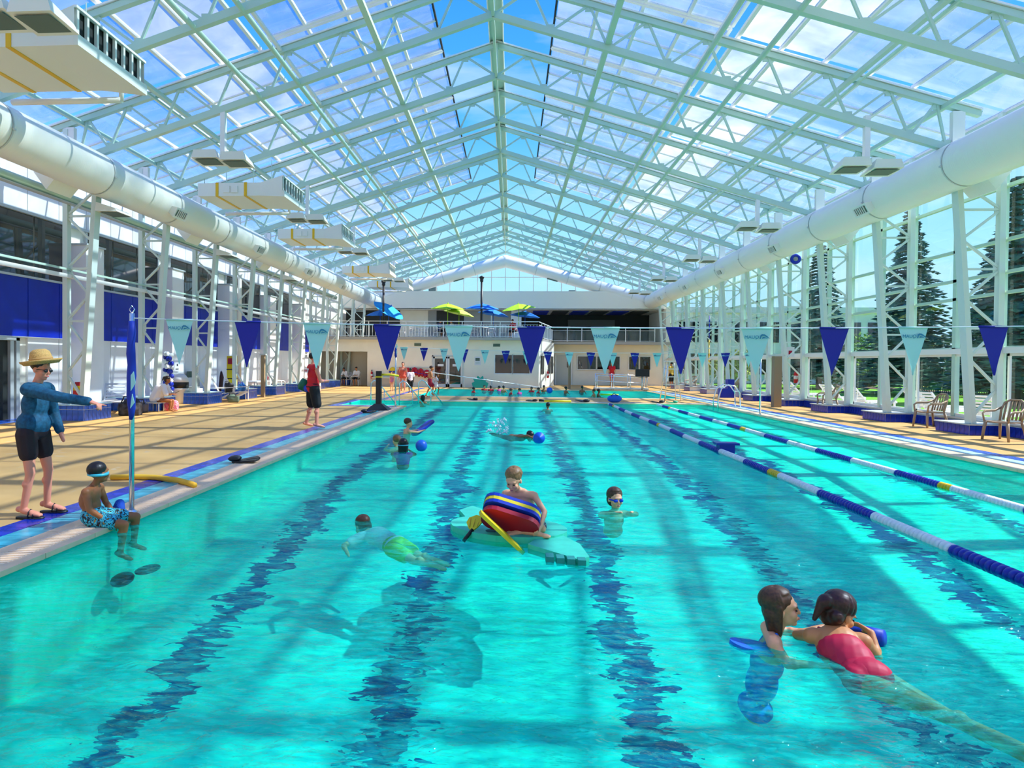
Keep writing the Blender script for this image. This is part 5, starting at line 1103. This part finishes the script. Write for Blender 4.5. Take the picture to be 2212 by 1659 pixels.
# umbrellas
lime = mat('lime_canvas', (.42, .78, .02), .7); skyb = mat('blue_canvas', (.02, .22, .72), .7); cyanb = mat('cyan_canvas', (.01, .36, .75), .7)
def umbrella(label, x, y, z, h, r_, m, tilt=(0, 0), polem=steel_w):
    t = thing('umbrella', label, 'umbrella', (x, y, z)); tube('pole', polem, (x, y, z), (x, y, z+h-.35), .022, t)
    c = V((x, y, z+h-.4)); R = Matrix.Rotation(tilt[0], 3, 'Y') @ Matrix.Rotation(tilt[1], 3, 'X'); n = 8
    for j in range(n):
        a0, a1 = 2*PI*j/n, 2*PI*(j+1)/n; mb = MB(); rows = [(.0, .34), (.35*r_, .24), (.7*r_, .11), (r_, -.03)]
        for q_, z_ in rows:
            for f_ in (0, .5, 1): a = a0+(a1-a0)*f_; s = 1-(.035 if f_ == .5 else 0); mb.v.append(tuple(c+R @ V((q_*s*math.cos(a), q_*s*math.sin(a), z_-(.02 if f_ == .5 else 0)))))
        mb.f = [(i*3+f_, i*3+f_+1, i*3+f_+4, i*3+f_+3) for i in range(3) for f_ in (0, 1)]; mb.build('canopy_panel', m, t, True)
        bar('rib', polem, c+R @ V((0, 0, .32)), c+R @ V((r_*math.cos(a0), r_*math.sin(a0), -.05)), .014, .014, t)
    MB().ell(c+R @ V((0, 0, .36)), (.04, .04, .05)).build('finial', polem, t, True)
limepole, bluepole = mat('lime_pole', (.4, .7, .02), .5), mat('blue_pole', (.02, .15, .6), .5)
umbrella('lime umbrella over the balcony table left of the middle', -4.35, 43.15, 3.24, 2.42, 1.15, lime, (.03, .05), limepole); umbrella('lower pale lime umbrella overlapping the first lime one', -3.7, 44.6, 3.24, 2.2, 1.1, mat('pale_lime', (.6, .82, .12), .7), (.2, 0), limepole)
umbrella('blue umbrella behind the tall black lamp on the balcony', -2.0, 43.0, 3.24, 2.42, 1.15, skyb, (.02, .05), bluepole); umbrella('second blue umbrella overlapping the first at the middle of the balcony', -1.3, 44.5, 3.24, 2.15, 1.1, skyb, (.15, 0), bluepole)
umbrella('lime umbrella at the balcony corner', .45, 43.5, 3.24, 2.45, 1.15, lime, (-.12, .1), limepole); umbrella('blue umbrella peeking out below the corner lime one', .9, 44.6, 3.24, 2.05, 1.05, skyb, (.1, 0), bluepole)
umbrella('tilted bright blue umbrella at the left end of the balcony', -8.36, 43.0, 3.24, 2.3, 1.15, cyanb, (.55, .25), bluepole); umbrella('blue umbrella behind the tilted one on the balcony', -9.2, 44.2, 3.24, 2.05, 1.0, skyb, (0, .1), bluepole)
def lamp_post(label, x, h):
    t = thing('lamp_post', label, 'lamp post', (x, 42.0, 3.24)); tube('post', blackm, (x, 42, 3.24), (x, 42, h-.35), .07, t); MB().lathe([(.07, 0), (.13, .08), (.10, .12), (.16, .30), (.17, .34), (.02, .42)], (x, 42, h-.4), 14).build('lantern', blackm, t, True); MB().lathe([(.12, 0), (.12, .05), (.07, .1)], (x, 42, 3.24), 12).build('base', blackm, t)
lamp_post('tall black lamp post on the balcony beside the blue umbrella', -2.01, 7.3); lamp_post('tall black lamp post at the left of the balcony', -8.53, 7.05)

# ------------------------------------------------------------------ loungers
def lounger_proto():
    t = thing('sun_lounger', 'x', 'lounger', (0, 0, 0), 'white sun loungers')
    for s in (-1, 1):
        bar('side_rail', whp, (s*.30, -.95, .30), (s*.30, .35, .30), .05, .07, t); bar('back_rail', whp, (s*.28, .35, .32), (s*.28, .88, .85), .045, .05, t)
        for y in (-.85, .25): bar('leg', whp, (s*.30, y, 0), (s*.30, y, .30), .05, .06, t)
        bar('prop', whp, (s*.26, .72, .68), (s*.26, .80, .25), .03, .03, t)
    for i in range(11): bar('slat', whp, (-.28, -.92+i*.118, .34), (.28, -.92+i*.118, .34), .075, .02, t)
    for i in range(6): f_ = .06+i*.17; y, z = .35+.53*f_, .34+.53*f_; bar('slat', whp, (-.28, y, z), (.28, y, z), .07, .018, t, (0, -.7, .7))
    return t
lp = lounger_proto(); first = True
for x, y, rz, l_ in ((13.2, 18.4, PI/2+.5, 'white slatted lounger outside behind the first glass wall column'), (13.0, 20.2, PI/2+.35, 'white slatted lounger outside behind the first pair of sliding doors'), (13.6, 21.6, PI/2+.2, 'white slatted lounger outside, second behind the sliding doors'), (13.0, 24.3, PI/2+.3, 'white slatted lounger outside behind the second glass wall column'), (13.4, 27.0, PI/2+.4, 'white slatted lounger outside with a dark towel'), (13.2, 30.0, PI/2+.3, 'white slatted lounger farthest along outside the glass wall'), (-12.15, 18.75, .5, 'white slatted lounger folded up by the left wall'), (13.0, 15.6, PI/2+.3, 'white slatted lounger outside beside the frame edge')):
    if first: lp.location = (x, y, 0); lp.rotation_euler = (0, 0, rz); lp['label'] = l_; first = False
    else: dup(lp, (x, y, 0), rz, l_)
def adirondack(label, x, y, rz):
    t = thing('slatted_chair', label, 'chair', (0, 0, 0))
    for i in range(5): bar('back_slat', whp, ((i-2)*.10, -.25, .30), ((i-2)*.12, -.55, .98-.04*abs(i-2)), .09, .02, t, (0, 1, 0))
    for i in range(4): bar('seat_slat', whp, (-.26, -.2+i*.13, .30+.02*i), (.26, -.2+i*.13, .30+.02*i), .11, .02, t)
    for s in (-1, 1): bar('arm', whp, (s*.32, -.42, .52), (s*.32, .32, .56), .11, .025, t); bar('leg', whp, (s*.31, .27, 0), (s*.31, .27, .55), .06, .03, t); bar('leg', whp, (s*.29, -.45, 0), (s*.29, .25, .34), .03, .06, t)
    t.location = (x, y, 0); t.rotation_euler = (0, 0, rz); return t
adirondack('white slatted garden chair with a dark bag on it by the left wall', -11.15, 24.35, -1.2); adirondack('white slatted garden chair next to the blue bags by the left wall', -11.05, 25.35, -1.0)

# ------------------------------------------------------------------ deck objects
tag(MB().path([(-5.28, 8.09, .04), (-4.94, 8.17, .04), (-4.7, 8.15, .04), (-4.49, 8.05, .045), (-4.3, 7.95, .05), (-4.13, 7.83, .05), (-3.91, 7.65, .05)], .036, 14).build('pool_noodle', mat('noodle_yellow', (.80, .46, .03), .6), None, True), 'yellow pool noodle lying across the left tile edge', 'pool noodle')
def fins(label, x, y, rz, m=blackm, s=1):
    o = thing('swim_fin', label, 'swim fin', (x, y, 0)); 
    for dx, a in ((-.07, .2), (.08, -.35)):
        R = Matrix.Rotation(rz+a, 3, 'Z'); c = V((x, y, .03))+R @ V((dx, 0, 0))
        MB().prism([(-.05, -.12), (.05, -.12), (.06, .0), (.10, .26), (-.10, .26), (-.06, 0)], -.012, .015, lambda p, q_, z: c+R @ V((p*s, q_*s, z+.12*max(0, q_)*s+.0))).build('blade', m, o); MB().ell(c+R @ V((0, -.1*s, .045)), (.055*s, .10*s, .045*s), 10, 8, R).build('foot_pocket', m, o, True)
fins('black swim fins on the left coping', -4.18, 9.7, -1.2); fins('black swim fins beside the black stand', -4.45, 19.6, -1.4); fins('black swim fins on the far coping, leftmost pair', -1.57, 27.1, .6); fins('black swim fins on the far coping by the yellow bar', .88, 26.62, 1.2); fins('second pair of black fins beside the yellow bar', 1.3, 26.75, -.6); fins('black fins piled on the coping at mid pool', 3.05, 26.75, .3, s=1.5); fins('black fins by the end of the lane rope', 6.04, 26.75, 1.4, s=1.2); fins('green fins on the far coping', 6.6, 26.7, 1.6, mat('green_fin', (.02, .35, .2), .5))
tag(MB().path([(1.35, 26.42, .05), (2.45, 26.4, .05)], .05, 12).build('foam_bar', yel, None, True), 'long yellow foam bar on the far coping', 'float')
q = thing('blue_bag', 'bright blue bag on the far coping', 'bag', (4.25, 26.7, 0)); MB().ell((4.25, 26.7, .17), (.3, .2, .17), 14, 10).build('body', mat('bag_blue', (.02, .12, .6), .6), q, True); MB().path([(4.1, 26.6, .3), (4.2, 26.55, .4), (4.35, 26.6, .31)], .015, 6).build('strap', blackm, q)
# black stand with a yellow arm
q = thing('black_stand', 'black water hoop stand with a yellow arm at the pool corner', 'stand', (-4.35, 20.9, 0))
MB().add([(-4.75, 20.55, .014), (-3.98, 20.55, .014), (-3.98, 21.2, .014), (-4.75, 21.2, .014), (-4.5, 20.75, .22), (-4.25, 20.75, .22), (-4.25, 21.0, .22), (-4.5, 21.0, .22)], [(0, 3, 2, 1), (4, 5, 6, 7), (0, 1, 5, 4), (1, 2, 6, 5), (2, 3, 7, 6), (3, 0, 4, 7)]).build('base', blackm, q)
b2('post', blackm, (-4.46, 20.79, .2), (-4.29, 20.96, 1.30), q); b2('collar', yel, (-4.48, 20.77, 1.08), (-4.27, 20.98, 1.13), q); MB().path([(-4.4, 20.88, 1.18), (-4.0, 21.0, 1.18), (-3.75, 21.1, 1.14)], .035, 10).build('arm', yel, q, True)
def grab_rail(label, x, y, dx):
    t = thing('grab_rail', label, 'handrail', (x, y, 0)); MB().path([(x, y, .0), (x, y, .80), (x+dx*.12, y+.02, .92), (x+dx*.26, y+.05, .84), (x+dx*.95, y+.2, -.03)], .022, 10).build('rail', chrome, t, True); MB().path([(x+dx*.48, y+.1, 0), (x+dx*.48, y+.1, .52)], .018, 8).build('post', chrome, t, True)
grab_rail('chrome grab rail left of the black stand', -5.2, 23.4, 1); grab_rail('chrome grab rail behind the black stand', -4.1, 23.2, 1); grab_rail('chrome grab rail nearest the entry steps end', -3.6, 24.6, 1)
q = thing('pool_ladder', 'chrome pool ladder loops at the far corner near the glass wall', 'ladder', (8.3, 25.0, 0))
for y in (24.75, 25.3): MB().path([(8.62, y, 0), (8.60, y, .55), (8.42, y, .80), (8.16, y, .86), (7.92, y, .70), (7.80, y, .3), (7.80, y, -.15)], .024, 10).build('rail', chrome, q, True)
q = thing('guard_tower', 'tall metal frame chair between the two pools', 'stand', (7.1, 29.0, 0))
for x in (6.75, 7.45):
    for y0, y1 in ((28.7, 28.9), (29.6, 29.3)): tube('leg', chrome, (x, y0, 0), (x*.5+3.55, y1, 1.75), .022, q)
for z in (.35, .7, 1.05, 1.4): bar('rung', chrome, (6.85, 28.78, z), (7.38, 28.78, z), .03, .03, q); bar('rung', chrome, (6.85, 29.5, z), (7.38, 29.5, z), .03, .03, q)
b2('seat', whp, (6.85, 28.85, 1.72), (7.35, 29.35, 1.77), q)
q = thing('access_lift', 'metal framed pool access lift by the teaching pool', 'pool lift', (7.3, 39.6, 0))
for x in (5.2, 6.2, 7.2, 8.2):
    tube('post', chrome, (x, 40.2, 0), (x, 40.2, 1.0), .025, q); tube('post', chrome, (x, 39.4, 0), (x, 39.4, .9), .025, q)
for y, z in ((40.2, 1.0), (40.2, .55), (39.4, .9)): tube('rail', chrome, (5.2, y, z), (8.2, y, z-.12), .022, q)
b2('platform', alum, (5.1, 39.35, .05), (8.3, 40.25, .14), q); b2('control_box', blackm, (7.5, 39.2, .85), (8.3, 39.5, 1.3), q); tube('mast', alum, (7.9, 39.35, 0), (7.9, 39.35, .9), .05, q)
# ramp hand rail
q = thing('ramp_rail', 'sloping grey hand rail at the back of the teaching pool', 'handrail', (-2, 39, 0))
MB().path([(-5.3, 39.0, .98), (-4.8, 39.0, .97), (1.7, 39.0, .14)], .028, 10).build('rail', alum, q, True)
for x in (-4.6, -2.9, -1.2, .5): tube('post', alum, (x, 39.0, 0), (x, 39.0, .97-.128*(x+4.8)), .022, q)
pts = []
for i in range(40): t = i/39*PI; r_ = .42+.07*math.cos(t*10); pts.append((-1.97+r_*1.08*math.cos(t), r_*1.0*math.sin(t)+.28))
tag(MB().prism([(-2.40, 0), (-1.54, 0)]+pts, -.05, .05, lambda a, b_, z: V((a, 40.3+z+b_*.12, b_+.02))).build('scalloped_mat', mat('green_mat', (.02, .42, .30), .6), None), 'green scalloped foam mat leaning at the far wall', 'foam mat')
# posts of brown wood
for x, y, h, l_ in ((10.15, 25.3, 1.95, 'square brown post with a crossbar by the glass wall'), (3.64, 40.6, 2.1, 'slim brown post behind the teaching pool'), (-10.9, 27.4, 1.85, 'slim brown post on the left deck beside the blue plinth')):
    t = thing('deck_post', l_, 'post', (x, y, 0)); w_ = .14 if x > 5 else .075; b2('post', mat('post_brown', (.30, .22, .13), .6), (x-w_, y-w_, 0), (x+w_, y+w_, h), t); b2('cap', steel_in, (x-w_*1.8, y-w_, h), (x+w_*1.8, y+w_, h+.06), t)
# left wall objects
q = thing('spine_board', 'upright yellow spine board with a red head block on the left wall', 'rescue board', (-12.0, 26.9, 0)); b2('board', mat('board_yellow', (.85, .60, .01), .5), (-12.30, 26.86, .12), (-11.86, 26.92, 1.8), q); b2('head_block', redf, (-12.2, 26.74, 1.45), (-11.95, 26.86, 1.70), q)
for z in (.4, .8, 1.2): b2('strap', blackm, (-12.31, 26.85, z), (-11.85, 26.93, z+.04), q)
tube('stand_leg', alum, (-12.2, 26.96, 0), (-12.2, 26.96, 1.6), .02, q); tube('stand_leg', alum, (-11.96, 26.96, 0), (-11.96, 26.96, 1.6), .02, q)
q = thing('litter_bin', 'white domed litter bin with a black band by the left wall', 'bin', (-12.1, 22.6, 0)); MB().lathe([(.22, 0), (.24, .5), (.28, .52), (.28, .58)], (-12.1, 22.6, 0), 20).build('body', whp, q, True); MB().lathe([(.285, .58), (.29, .78), (.28, .80)], (-12.1, 22.6, 0), 20).build('opening_band', blackm, q, True); MB().lathe([(.29, .80), (.26, .95), (.18, 1.05), (.08, 1.1), (.001, 1.11)], (-12.1, 22.6, 0), 20).build('dome_lid', whp, q, True)
def extinguisher(label, x, y, z, ax):
    t = thing('fire_extinguisher', label, 'fire extinguisher', (x, y, z)); MB().lathe([(.06, 0), (.075, .02), (.075, .40), (.05, .46), (.02, .48), (.02, .54)], (x, y, z), 14).build('cylinder', mat('extinguisher_red', (.55, .01, .015), .3), t, True); MB().lathe([(.077, .16), (.077, .3)], (x, y, z), 14).build('label_band', white, t, True)
    b2('valve', blackm, (x-.03, y-.06, z+.52), (x+.03, y+.08, z+.57), t); MB().path([(x, y-.05, z+.53), (x+.08, y-.07, z+.4), (x+.085, y-.03, z+.1)], .012, 6).build('hose', blackm, t); b2('bracket', alum, (x-.03, y-.03, z+.2), (x+ax[0], y+ax[1], z+.24), t)
extinguisher('red fire extinguisher hung beside the far alcove', -9.12, 41.28, .5, (.03, .13)); extinguisher('red fire extinguisher on the left wall above the garden chairs', -12.45, 28.1, .8, (-.2, .1)); extinguisher('red fire extinguisher on the slanted far wall', 2.46, 43.7, .6, (-.1, .03)); extinguisher('red fire extinguisher on a glass wall column', 11.25, 26.2, .9, (.2, .03))
q = thing('lane_reel', 'coil of blue and white lane floats hung on the second left column', 'lane rope', (-11.4, 19.0, 0))
for i in range(26): o_ = bpy.data.objects.new('float', FL[(lb if (i//2) % 2 else lw_).name]); o_.location = (-11.25+.09*math.sin(i*2.4), 20.25+.07*math.cos(i*2.4), .5+i*.052); o_.rotation_euler = (0, 0, 1.57+i); o_.scale = (1.3, 1.3, 1.3); link(o_, q)
q = thing('rescue_pack', 'red rescue pack on the nearest left column', 'rescue pack', (-11.3, 16.5, 0)); b2('pack', mat('extinguisher_red', (.55, .01, .015), .3), (-11.5, 16.02, .62), (-11.3, 16.2, .85), q); b2('pack', redf, (-11.45, 16.02, .9), (-11.32, 16.2, 1.0), q); b2('trim', yel, (-11.48, 16.0, .78), (-11.3, 16.02, .9), q)
def signb(label, c, d_, cols):
    t = thing('wall_sign', label, 'sign', c); b2('plate', white, V(c)-V(d_)/2, V(c)+V(d_)/2, t); x, y, z = c
    return t, x, y, z
t, x, y, z = signb('small white wheelchair access sign on a left wall pilaster', (-12.62, 23.2, 1.35), (.02, .5, .36), 0); b2('pictogram', mat('sign_dark', (.05, .05, .06), .6), (-12.608, 23.28, 1.38), (-12.60, 23.36, 1.46), t); b2('print', mat('sign_dark', (.05, .05, .06), .6), (-12.608, 23.2, 1.25), (-12.60, 23.4, 1.28), t)
t, x, y, z = signb('grey notice sheet between the far doors and the window', (-2.2, BY-.015, 1.72), (.4, .02, .55), 0); b2('print', grille, (-2.34, BY-.03, 1.72), (-2.06, BY-.026, 1.92), t); b2('print', alum, (-2.34, BY-.03, 1.52), (-2.06, BY-.026, 1.68), t)
t, x, y, z = signb('white sign with red figures on the glass wall column', (11.2, 26.6, 2.15), (.3, .02, .4), 0); b2('print', redf, (11.12, 26.585, 2.05), (11.26, 26.589, 2.2), t)
q = thing('cabinet', 'low grey cabinet by the far alcove', 'cabinet', (-8.4, 41.0, 0)); b2('body', grayp, (-9.0, 40.75, 0), (-7.75, 41.3, .55), q); b2('lid', alum, (-9.03, 40.72, .55), (-7.72, 41.32, .60), q)
jk = thing('life_jacket', 'x', 'life jacket', (0, 0, 0), 'life jackets on the far wall')
for s in (-1, 1): MB().ell((s*.11, 0, 0), (.11, .07, .26), 12, 10).build('panel', redf if s else redf, jk, True)
MB().ell((0, .04, .06), (.17, .05, .24), 12, 10).build('back_panel', red, jk, True); b2('belt', bluew, (-.2, -.075, -.06), (.2, -.06, -.02), jk)
for i, (x, z) in enumerate(((-6.75, .95), (-6.3, .98), (-5.9, .9), (-5.5, .82), (-7.2, .9))):
    l_ = f'red life jacket hanging on the far wall, {ORD[i] if i else "first"} in the row beside the glass doors'
    if i == 0: jk.location = (x, BY-.12, z); jk['label'] = l_
    else: dup(jk, (x, BY-.12, z), 0, l_)
b2('jacket_rail', alum, (-7.5, BY-.06, 1.22), (-5.3, BY-.02, 1.27), wf)
q = thing('yellow_life_jacket', 'yellow and navy life jacket hanging behind the black stand', 'life jacket', (-7.75, BY-.1, .95)); tube('hook', alum, (-7.75, BY, 1.22), (-7.75, BY-.1, 1.22), .012, q); MB().ell((-7.75, BY-.09, 1.0), (.22, .08, .28), 12, 10).build('body', yel, q, True); b2('band', bluew, (-7.97, BY-.19, .9), (-7.53, BY-.15, 1.02), q)
def bag(label, x, y, z, r_, m, m2):
    t = thing('bag', label, 'bag', (x, y, z)); rs = random.Random(len(label)); mb = MB(); mb.box((0, 0, r_[2]*.62), (r_[0]*1.35, r_[1]*1.2, r_[2]*1.2))
    for _ in range(6): mb.ell((rs.uniform(-.5, .5)*r_[0], rs.uniform(-.4, .4)*r_[1], r_[2]*rs.uniform(.5, 1.25)), (r_[0]*rs.uniform(.3, .55), r_[1]*rs.uniform(.4, .6), r_[2]*rs.uniform(.4, .6)), 10, 8)
    o = remesh(mb, 'body', m, .03, 4); o.location = (x, y, z); o.rotation_euler = (0, 0, rs.uniform(-.5, .5)); o.parent = t; o.matrix_parent_inverse = Matrix.Translation(-V((x, y, z)))
    MB().path([(x-r_[0]*.5, y-r_[1]*.4, z+r_[2]*1.2), (x-.08, y-r_[1]*.6, z+r_[2]*1.85), (x+.08, y-r_[1]*.6, z+r_[2]*1.8), (x+r_[0]*.5, y-r_[1]*.4, z+r_[2]*1.2)], .018, 6).build('handle', m2, t)
bag('black and white patterned bag on the deck behind the pointing hand', -10.9, 17.6, 0, (.42, .3, .30), mat('bw_bag', (.05, .05, .06), .7, var=.9, vscale=9), blackm); bag('grey backpack beside the girl with the phone', -11.2, 18.7, 0, (.2, .18, .22), mat('grey_bag', (.12, .12, .14), .8), blackm)
pk = mat('pink_floral', (.75, .12, .25), .7); pattern(pk, [(0, (.75, .05, .2)), (.5, (.85, .6, .6)), (.58, (.6, .04, .15))], 14)
bag('pink flowered bag beside the girl with the phone', -10.75, 19.5, 0, (.32, .22, .20), pk, redf); bag('black backpack on the white garden chair', -11.1, 24.4, .33, (.22, .2, .24), blackm, blackm); bag('dark net bag on the deck by the garden chairs', -10.6, 23.75, 0, (.3, .25, .2), grille, blackm)
bag('blue mesh bag on the garden chair by the left wall', -11.0, 25.4, .36, (.18, .2, .2), mat('blue_mesh', (.01, .16, .5), .7, var=.5, vscale=20), bluew); bag('blue towel heap behind the garden chairs', -11.9, 27.6, .0, (.35, .3, .28), mat('blue_mesh', (.01, .16, .5), .7), bluew); bag('red bag on the wall side table left of the lifeguard', -12.3, 31.2, .62, (.2, .15, .14), redf, redf)
q = thing('side_table', 'dark edged white table at the left wall', 'table', (-12.3, 30, 0)); b2('top', whp, (-12.9, 29.2, .58), (-12.0, 31.6, .62), q)
for a in (-12.85, -12.05):
    for c in (29.25, 31.5): b2('leg', alum, (a-.02, c-.02, 0), (a+.02, c+.02, .58), q)
q = thing('wetsuit', 'dark wetsuit hanging on a left column', 'wetsuit', (-12.3, 24.6, 0)); MB().path([(-12.1, 25.9, 1.15), (-12.08, 25.9, .9), (-12.12, 25.9, .5), (-12.1, 25.9, .1)], [.05, .14, .13, .06], 10, flat=.5).build('body', mat('maroon_black', (.04, .012, .014), .7), q, True); tube('hook', alum, (-12.1, 25.9, 1.2), (-12.1, 25.9, 0), .015, q)
q = thing('fountain_box', 'pale fountain box on a left plinth', 'box', (-11.9, 23.3, .43)); b2('body', whp, (-12.3, 22.9, .43), (-11.6, 23.3, .55), q); b2('basin', alum, (-12.2, 22.92, .55), (-11.7, 23.28, .62), q)
q = thing('drink_fountain', 'grey drinking fountain on the left wall', 'fountain', (-12.9, 25.2, 0)); b2('body', alum, (-13.14, 24.95, 0), (-12.8, 25.45, .9), q); b2('panel', grille, (-13.12, 25.0, .9), (-13.0, 25.4, 1.15), q)
q = thing('rescue_pole', 'thin yellow and blue rescue pole upright by the glass wall', 'pole', (11.0, 36.9, 0)); tube('pole', yellow, (11.0, 36.6, 0), (11.0, 36.6, 3.0), .03, q); tube('pole', bluew, (11.0, 36.6, 3.0), (11.0, 36.6, 4.4), .028, q)
q = thing('blue_seat_block', 'small dark blue block seat by the pool ladder', 'seat', (10.7, 32.2, 0)); b2('block', bluew, (10.55, 32.0, 0), (10.85, 32.4, .9), q); b2('step', bluew, (10.2, 32.0, 0), (10.55, 32.4, .45), q)
q = thing('round_speaker', 'round blue rimmed ring on the fourth glass wall column', 'speaker', (11.2, 26.0, 6.1)); MB().lathe([(.09, -.03), (.18, -.03), (.20, 0), (.18, .04), (.09, .04), (.09, -.03)], (11.0, 25.8, 5.75), 20, (-.2, -1, 0)).build('ring', bluew, q, True); MB().lathe([(.001, .02), (.085, .02)], (11.0, 25.8, 5.75), 16, (-.2, -1, 0)).build('cone', alum, q); tube('bracket', steel, (11.05, 25.85, 5.75), (11.42, 26.0, 5.75), .02, q)

# ------------------------------------------------------------------ garden outside
spm = mat('spruce_needles', (.055, .15, .10), .8, var=.5, vscale=2); lfm = mat('leaf_green', (.24, .44, .05), .8, var=.6, vscale=1.5); lfm2 = mat('leaf_olive', (.34, .42, .07), .8, var=.6, vscale=1.5); bark = mat('bark', (.09, .06, .04), .9)
def spruce(label, x, y, h, seed):
    rs = random.Random(seed); t = thing('spruce_tree', label, 'tree', (x, y, 0), 'spruces outside'); MB().path([(x, y, -.1), (x, y, h*.95)], [.22, .03], 8).build('trunk', bark, t); mb = MB(); z = .9
    while z < h-.15:
        R_ = (h-z)*rs.uniform(.24, .33)+.15; n = max(6, int(R_*6))
        for i in range(n):
            a = 2*PI*i/n+rs.uniform(-.3, .3); L_ = R_*rs.uniform(.75, 1.1); d_ = V((math.cos(a), math.sin(a), 0)); lat = V((-d_.y, d_.x, 0)); m_ = 6
            for j in range(1, m_+1):
                f_ = j/m_; c = V((x, y, z))+d_*L_*f_+V((0, 0, -.32*L_*f_*f_+.10*L_*f_))
                for s in (-1, 1):
                    ln = L_*.34*(1.15-f_)+.14; tip = c+lat*s*ln+d_*ln*.75+V((0, 0, -.10*ln+rs.uniform(-.05, .05))); b_ = c-d_*.09*L_
                    mb.add([b_, c+V((0, 0, .05)), tip, c-V((0, 0, .10))+d_*.02], [(0, 1, 2), (0, 2, 3), (1, 3, 2)])
        z += .20+.012*(h-z)
    mb.build('crown', spm, t)
def leafy(name, label, cat, x, y, h, rad, m, n, seed, trunk=True, group=None, size=.16):
    rs = random.Random(seed); t = thing(name, label, cat, (x, y, 0), group); mb = MB()
    if trunk:
        MB().path([(x, y, -.1), (x+.1, y, h*.5), (x, y, h*.8)], [.14, .1, .04], 8).build('trunk', bark, t)
    cl = [(V((x+rs.uniform(-.6, .6)*rad[0], y+rs.uniform(-.6, .6)*rad[1], (h-rad[2])+rs.uniform(-.6, .6)*rad[2])), rs.uniform(.35, .6)) for _ in range(9)]
    for i in range(n):
        c, f_ = rs.choice(cl); v = V((rs.gauss(0, 1), rs.gauss(0, 1), rs.gauss(0, 1))).normalized()*rs.random()**.4; p = c+V((v.x*rad[0], v.y*rad[1], v.z*rad[2]))*f_
        if p.z < .02: p.z = .05
        a = V((rs.gauss(0, 1), rs.gauss(0, 1), rs.gauss(0, .6))).normalized()*size*rs.uniform(.6, 1.3); b_ = a.cross(V((rs.gauss(0, 1), rs.gauss(0, 1), rs.gauss(0, 1)))).normalized()*size*.55
        mb.add([p-a, p+b_, p+a, p-b_], [(0, 1, 2, 3)])
    mb.build('foliage', m, t); return t
spruce('tall spruce rising behind the first bay of the glass wall', 22.0, 29.5, 10.2, 1); spruce('dark spruce behind the third glass wall column', 22.5, 38.0, 10.6, 2); spruce('spruce beyond the fourth glass wall column', 22.0, 47.5, 10.5, 3); spruce('slim spruce behind the second glass wall bay', 29.5, 41.5, 9.6, 4); spruce('far spruce at the frame edge outside', 42, 30.5, 5.4, 5)
k_ = 0
for x, y, h, rx, l_ in ((29, 22.0, 2.4, 1.8, 'rounded green shrub outside near the frame edge'), (29, 26.5, 3.2, 2.0, 'leafy green shrub outside behind the first sliding doors'), (28.6, 31.2, 3.8, 2.0, 'tall leafy shrub outside under the first spruce'), (29, 36, 3.6, 2.2, 'leafy bush outside behind the second sliding doors'), (27, 43.5, 4.2, 2.2, 'broad bush outside between two spruces'), (26.5, 52, 4.4, 2.6, 'dense bush outside near the beige wing'), (17.5, 53, 3.0, 1.8, 'bush at the corner of the beige wing'), (45, 38, 6.0, 4.0, 'distant tree crown beyond the parked cars'), (46, 47, 6.4, 4.0, 'distant broad tree behind the slim spruce')):
    leafy('shrub', l_, 'shrub', x, y, h, (rx, rx, h*.5), lfm if k_ % 2 else lfm2, 3000, 40+k_, k_ > 6, size=.15); k_ += 1
for i, (y0, y1) in enumerate(((10, 18), (18, 26), (26, 34), (34, 44))):
    t = thing('garden_fence', ['black bar fence across the lawn near the frame edge', 'black bar fence behind the nearest loungers', 'black bar fence under the spruces', 'black bar fence farthest along the lawn'][i], 'fence', (26, (y0+y1)/2, 0), 'garden fence sections')
    for z in (.25, 1.35): bar('rail', blackm, (26, y0, z), (26, y1, z), .04, .04, t)
    n = int((y1-y0)/.17)
    for j in range(n): bar('picket', blackm, (26, y0+(j+.5)*.17, -.05), (26, y0+(j+.5)*.17, 1.5), .03, .03, t)
def car(label, x, y, m, rz=0):
    t = thing('parked_car', label, 'car', (0, 0, 0))
    sec = [(-2.1, .45), (-2.1, .85), (-1.3, .95), (-.75, 1.42), (.65, 1.45), (1.25, .98), (2.05, .82), (2.15, .45)]
    MB().prism(sec, -.85, .85, lambda a, b_, z: V((z, a, b_))).build('body', m, t); MB().prism([(-1.15, .97), (-.72, 1.36), (.6, 1.38), (1.08, .99)], -.87, .87, lambda a, b_, z: V((z, a, b_))).build('windows', glass_dark, t)
    for a in (-1.35, 1.35):
        for s in (-1, 1): MB().lathe([(.001, -.1), (.33, -.1), (.33, .1), (.001, .1)], (s*.78, a, .33), 16, (1, 0, 0)).build('wheel', blackm, t, True)
    t.location = (x, y, -.05); t.rotation_euler = (0, 0, rz)
car('white parked car seen through the first glass bay', 37.0, 31.0, mat('car_white', (.8, .8, .82), .25), .5); car('blue grey parked car seen at the frame edge', 36.0, 26.0, mat('car_blue', (.2, .3, .42), .25), .4); car('silver parked car behind the fence and shrubs', 37.5, 36.5, mat('car_silver', (.5, .52, .55), .25), .4)
finish_remesh()
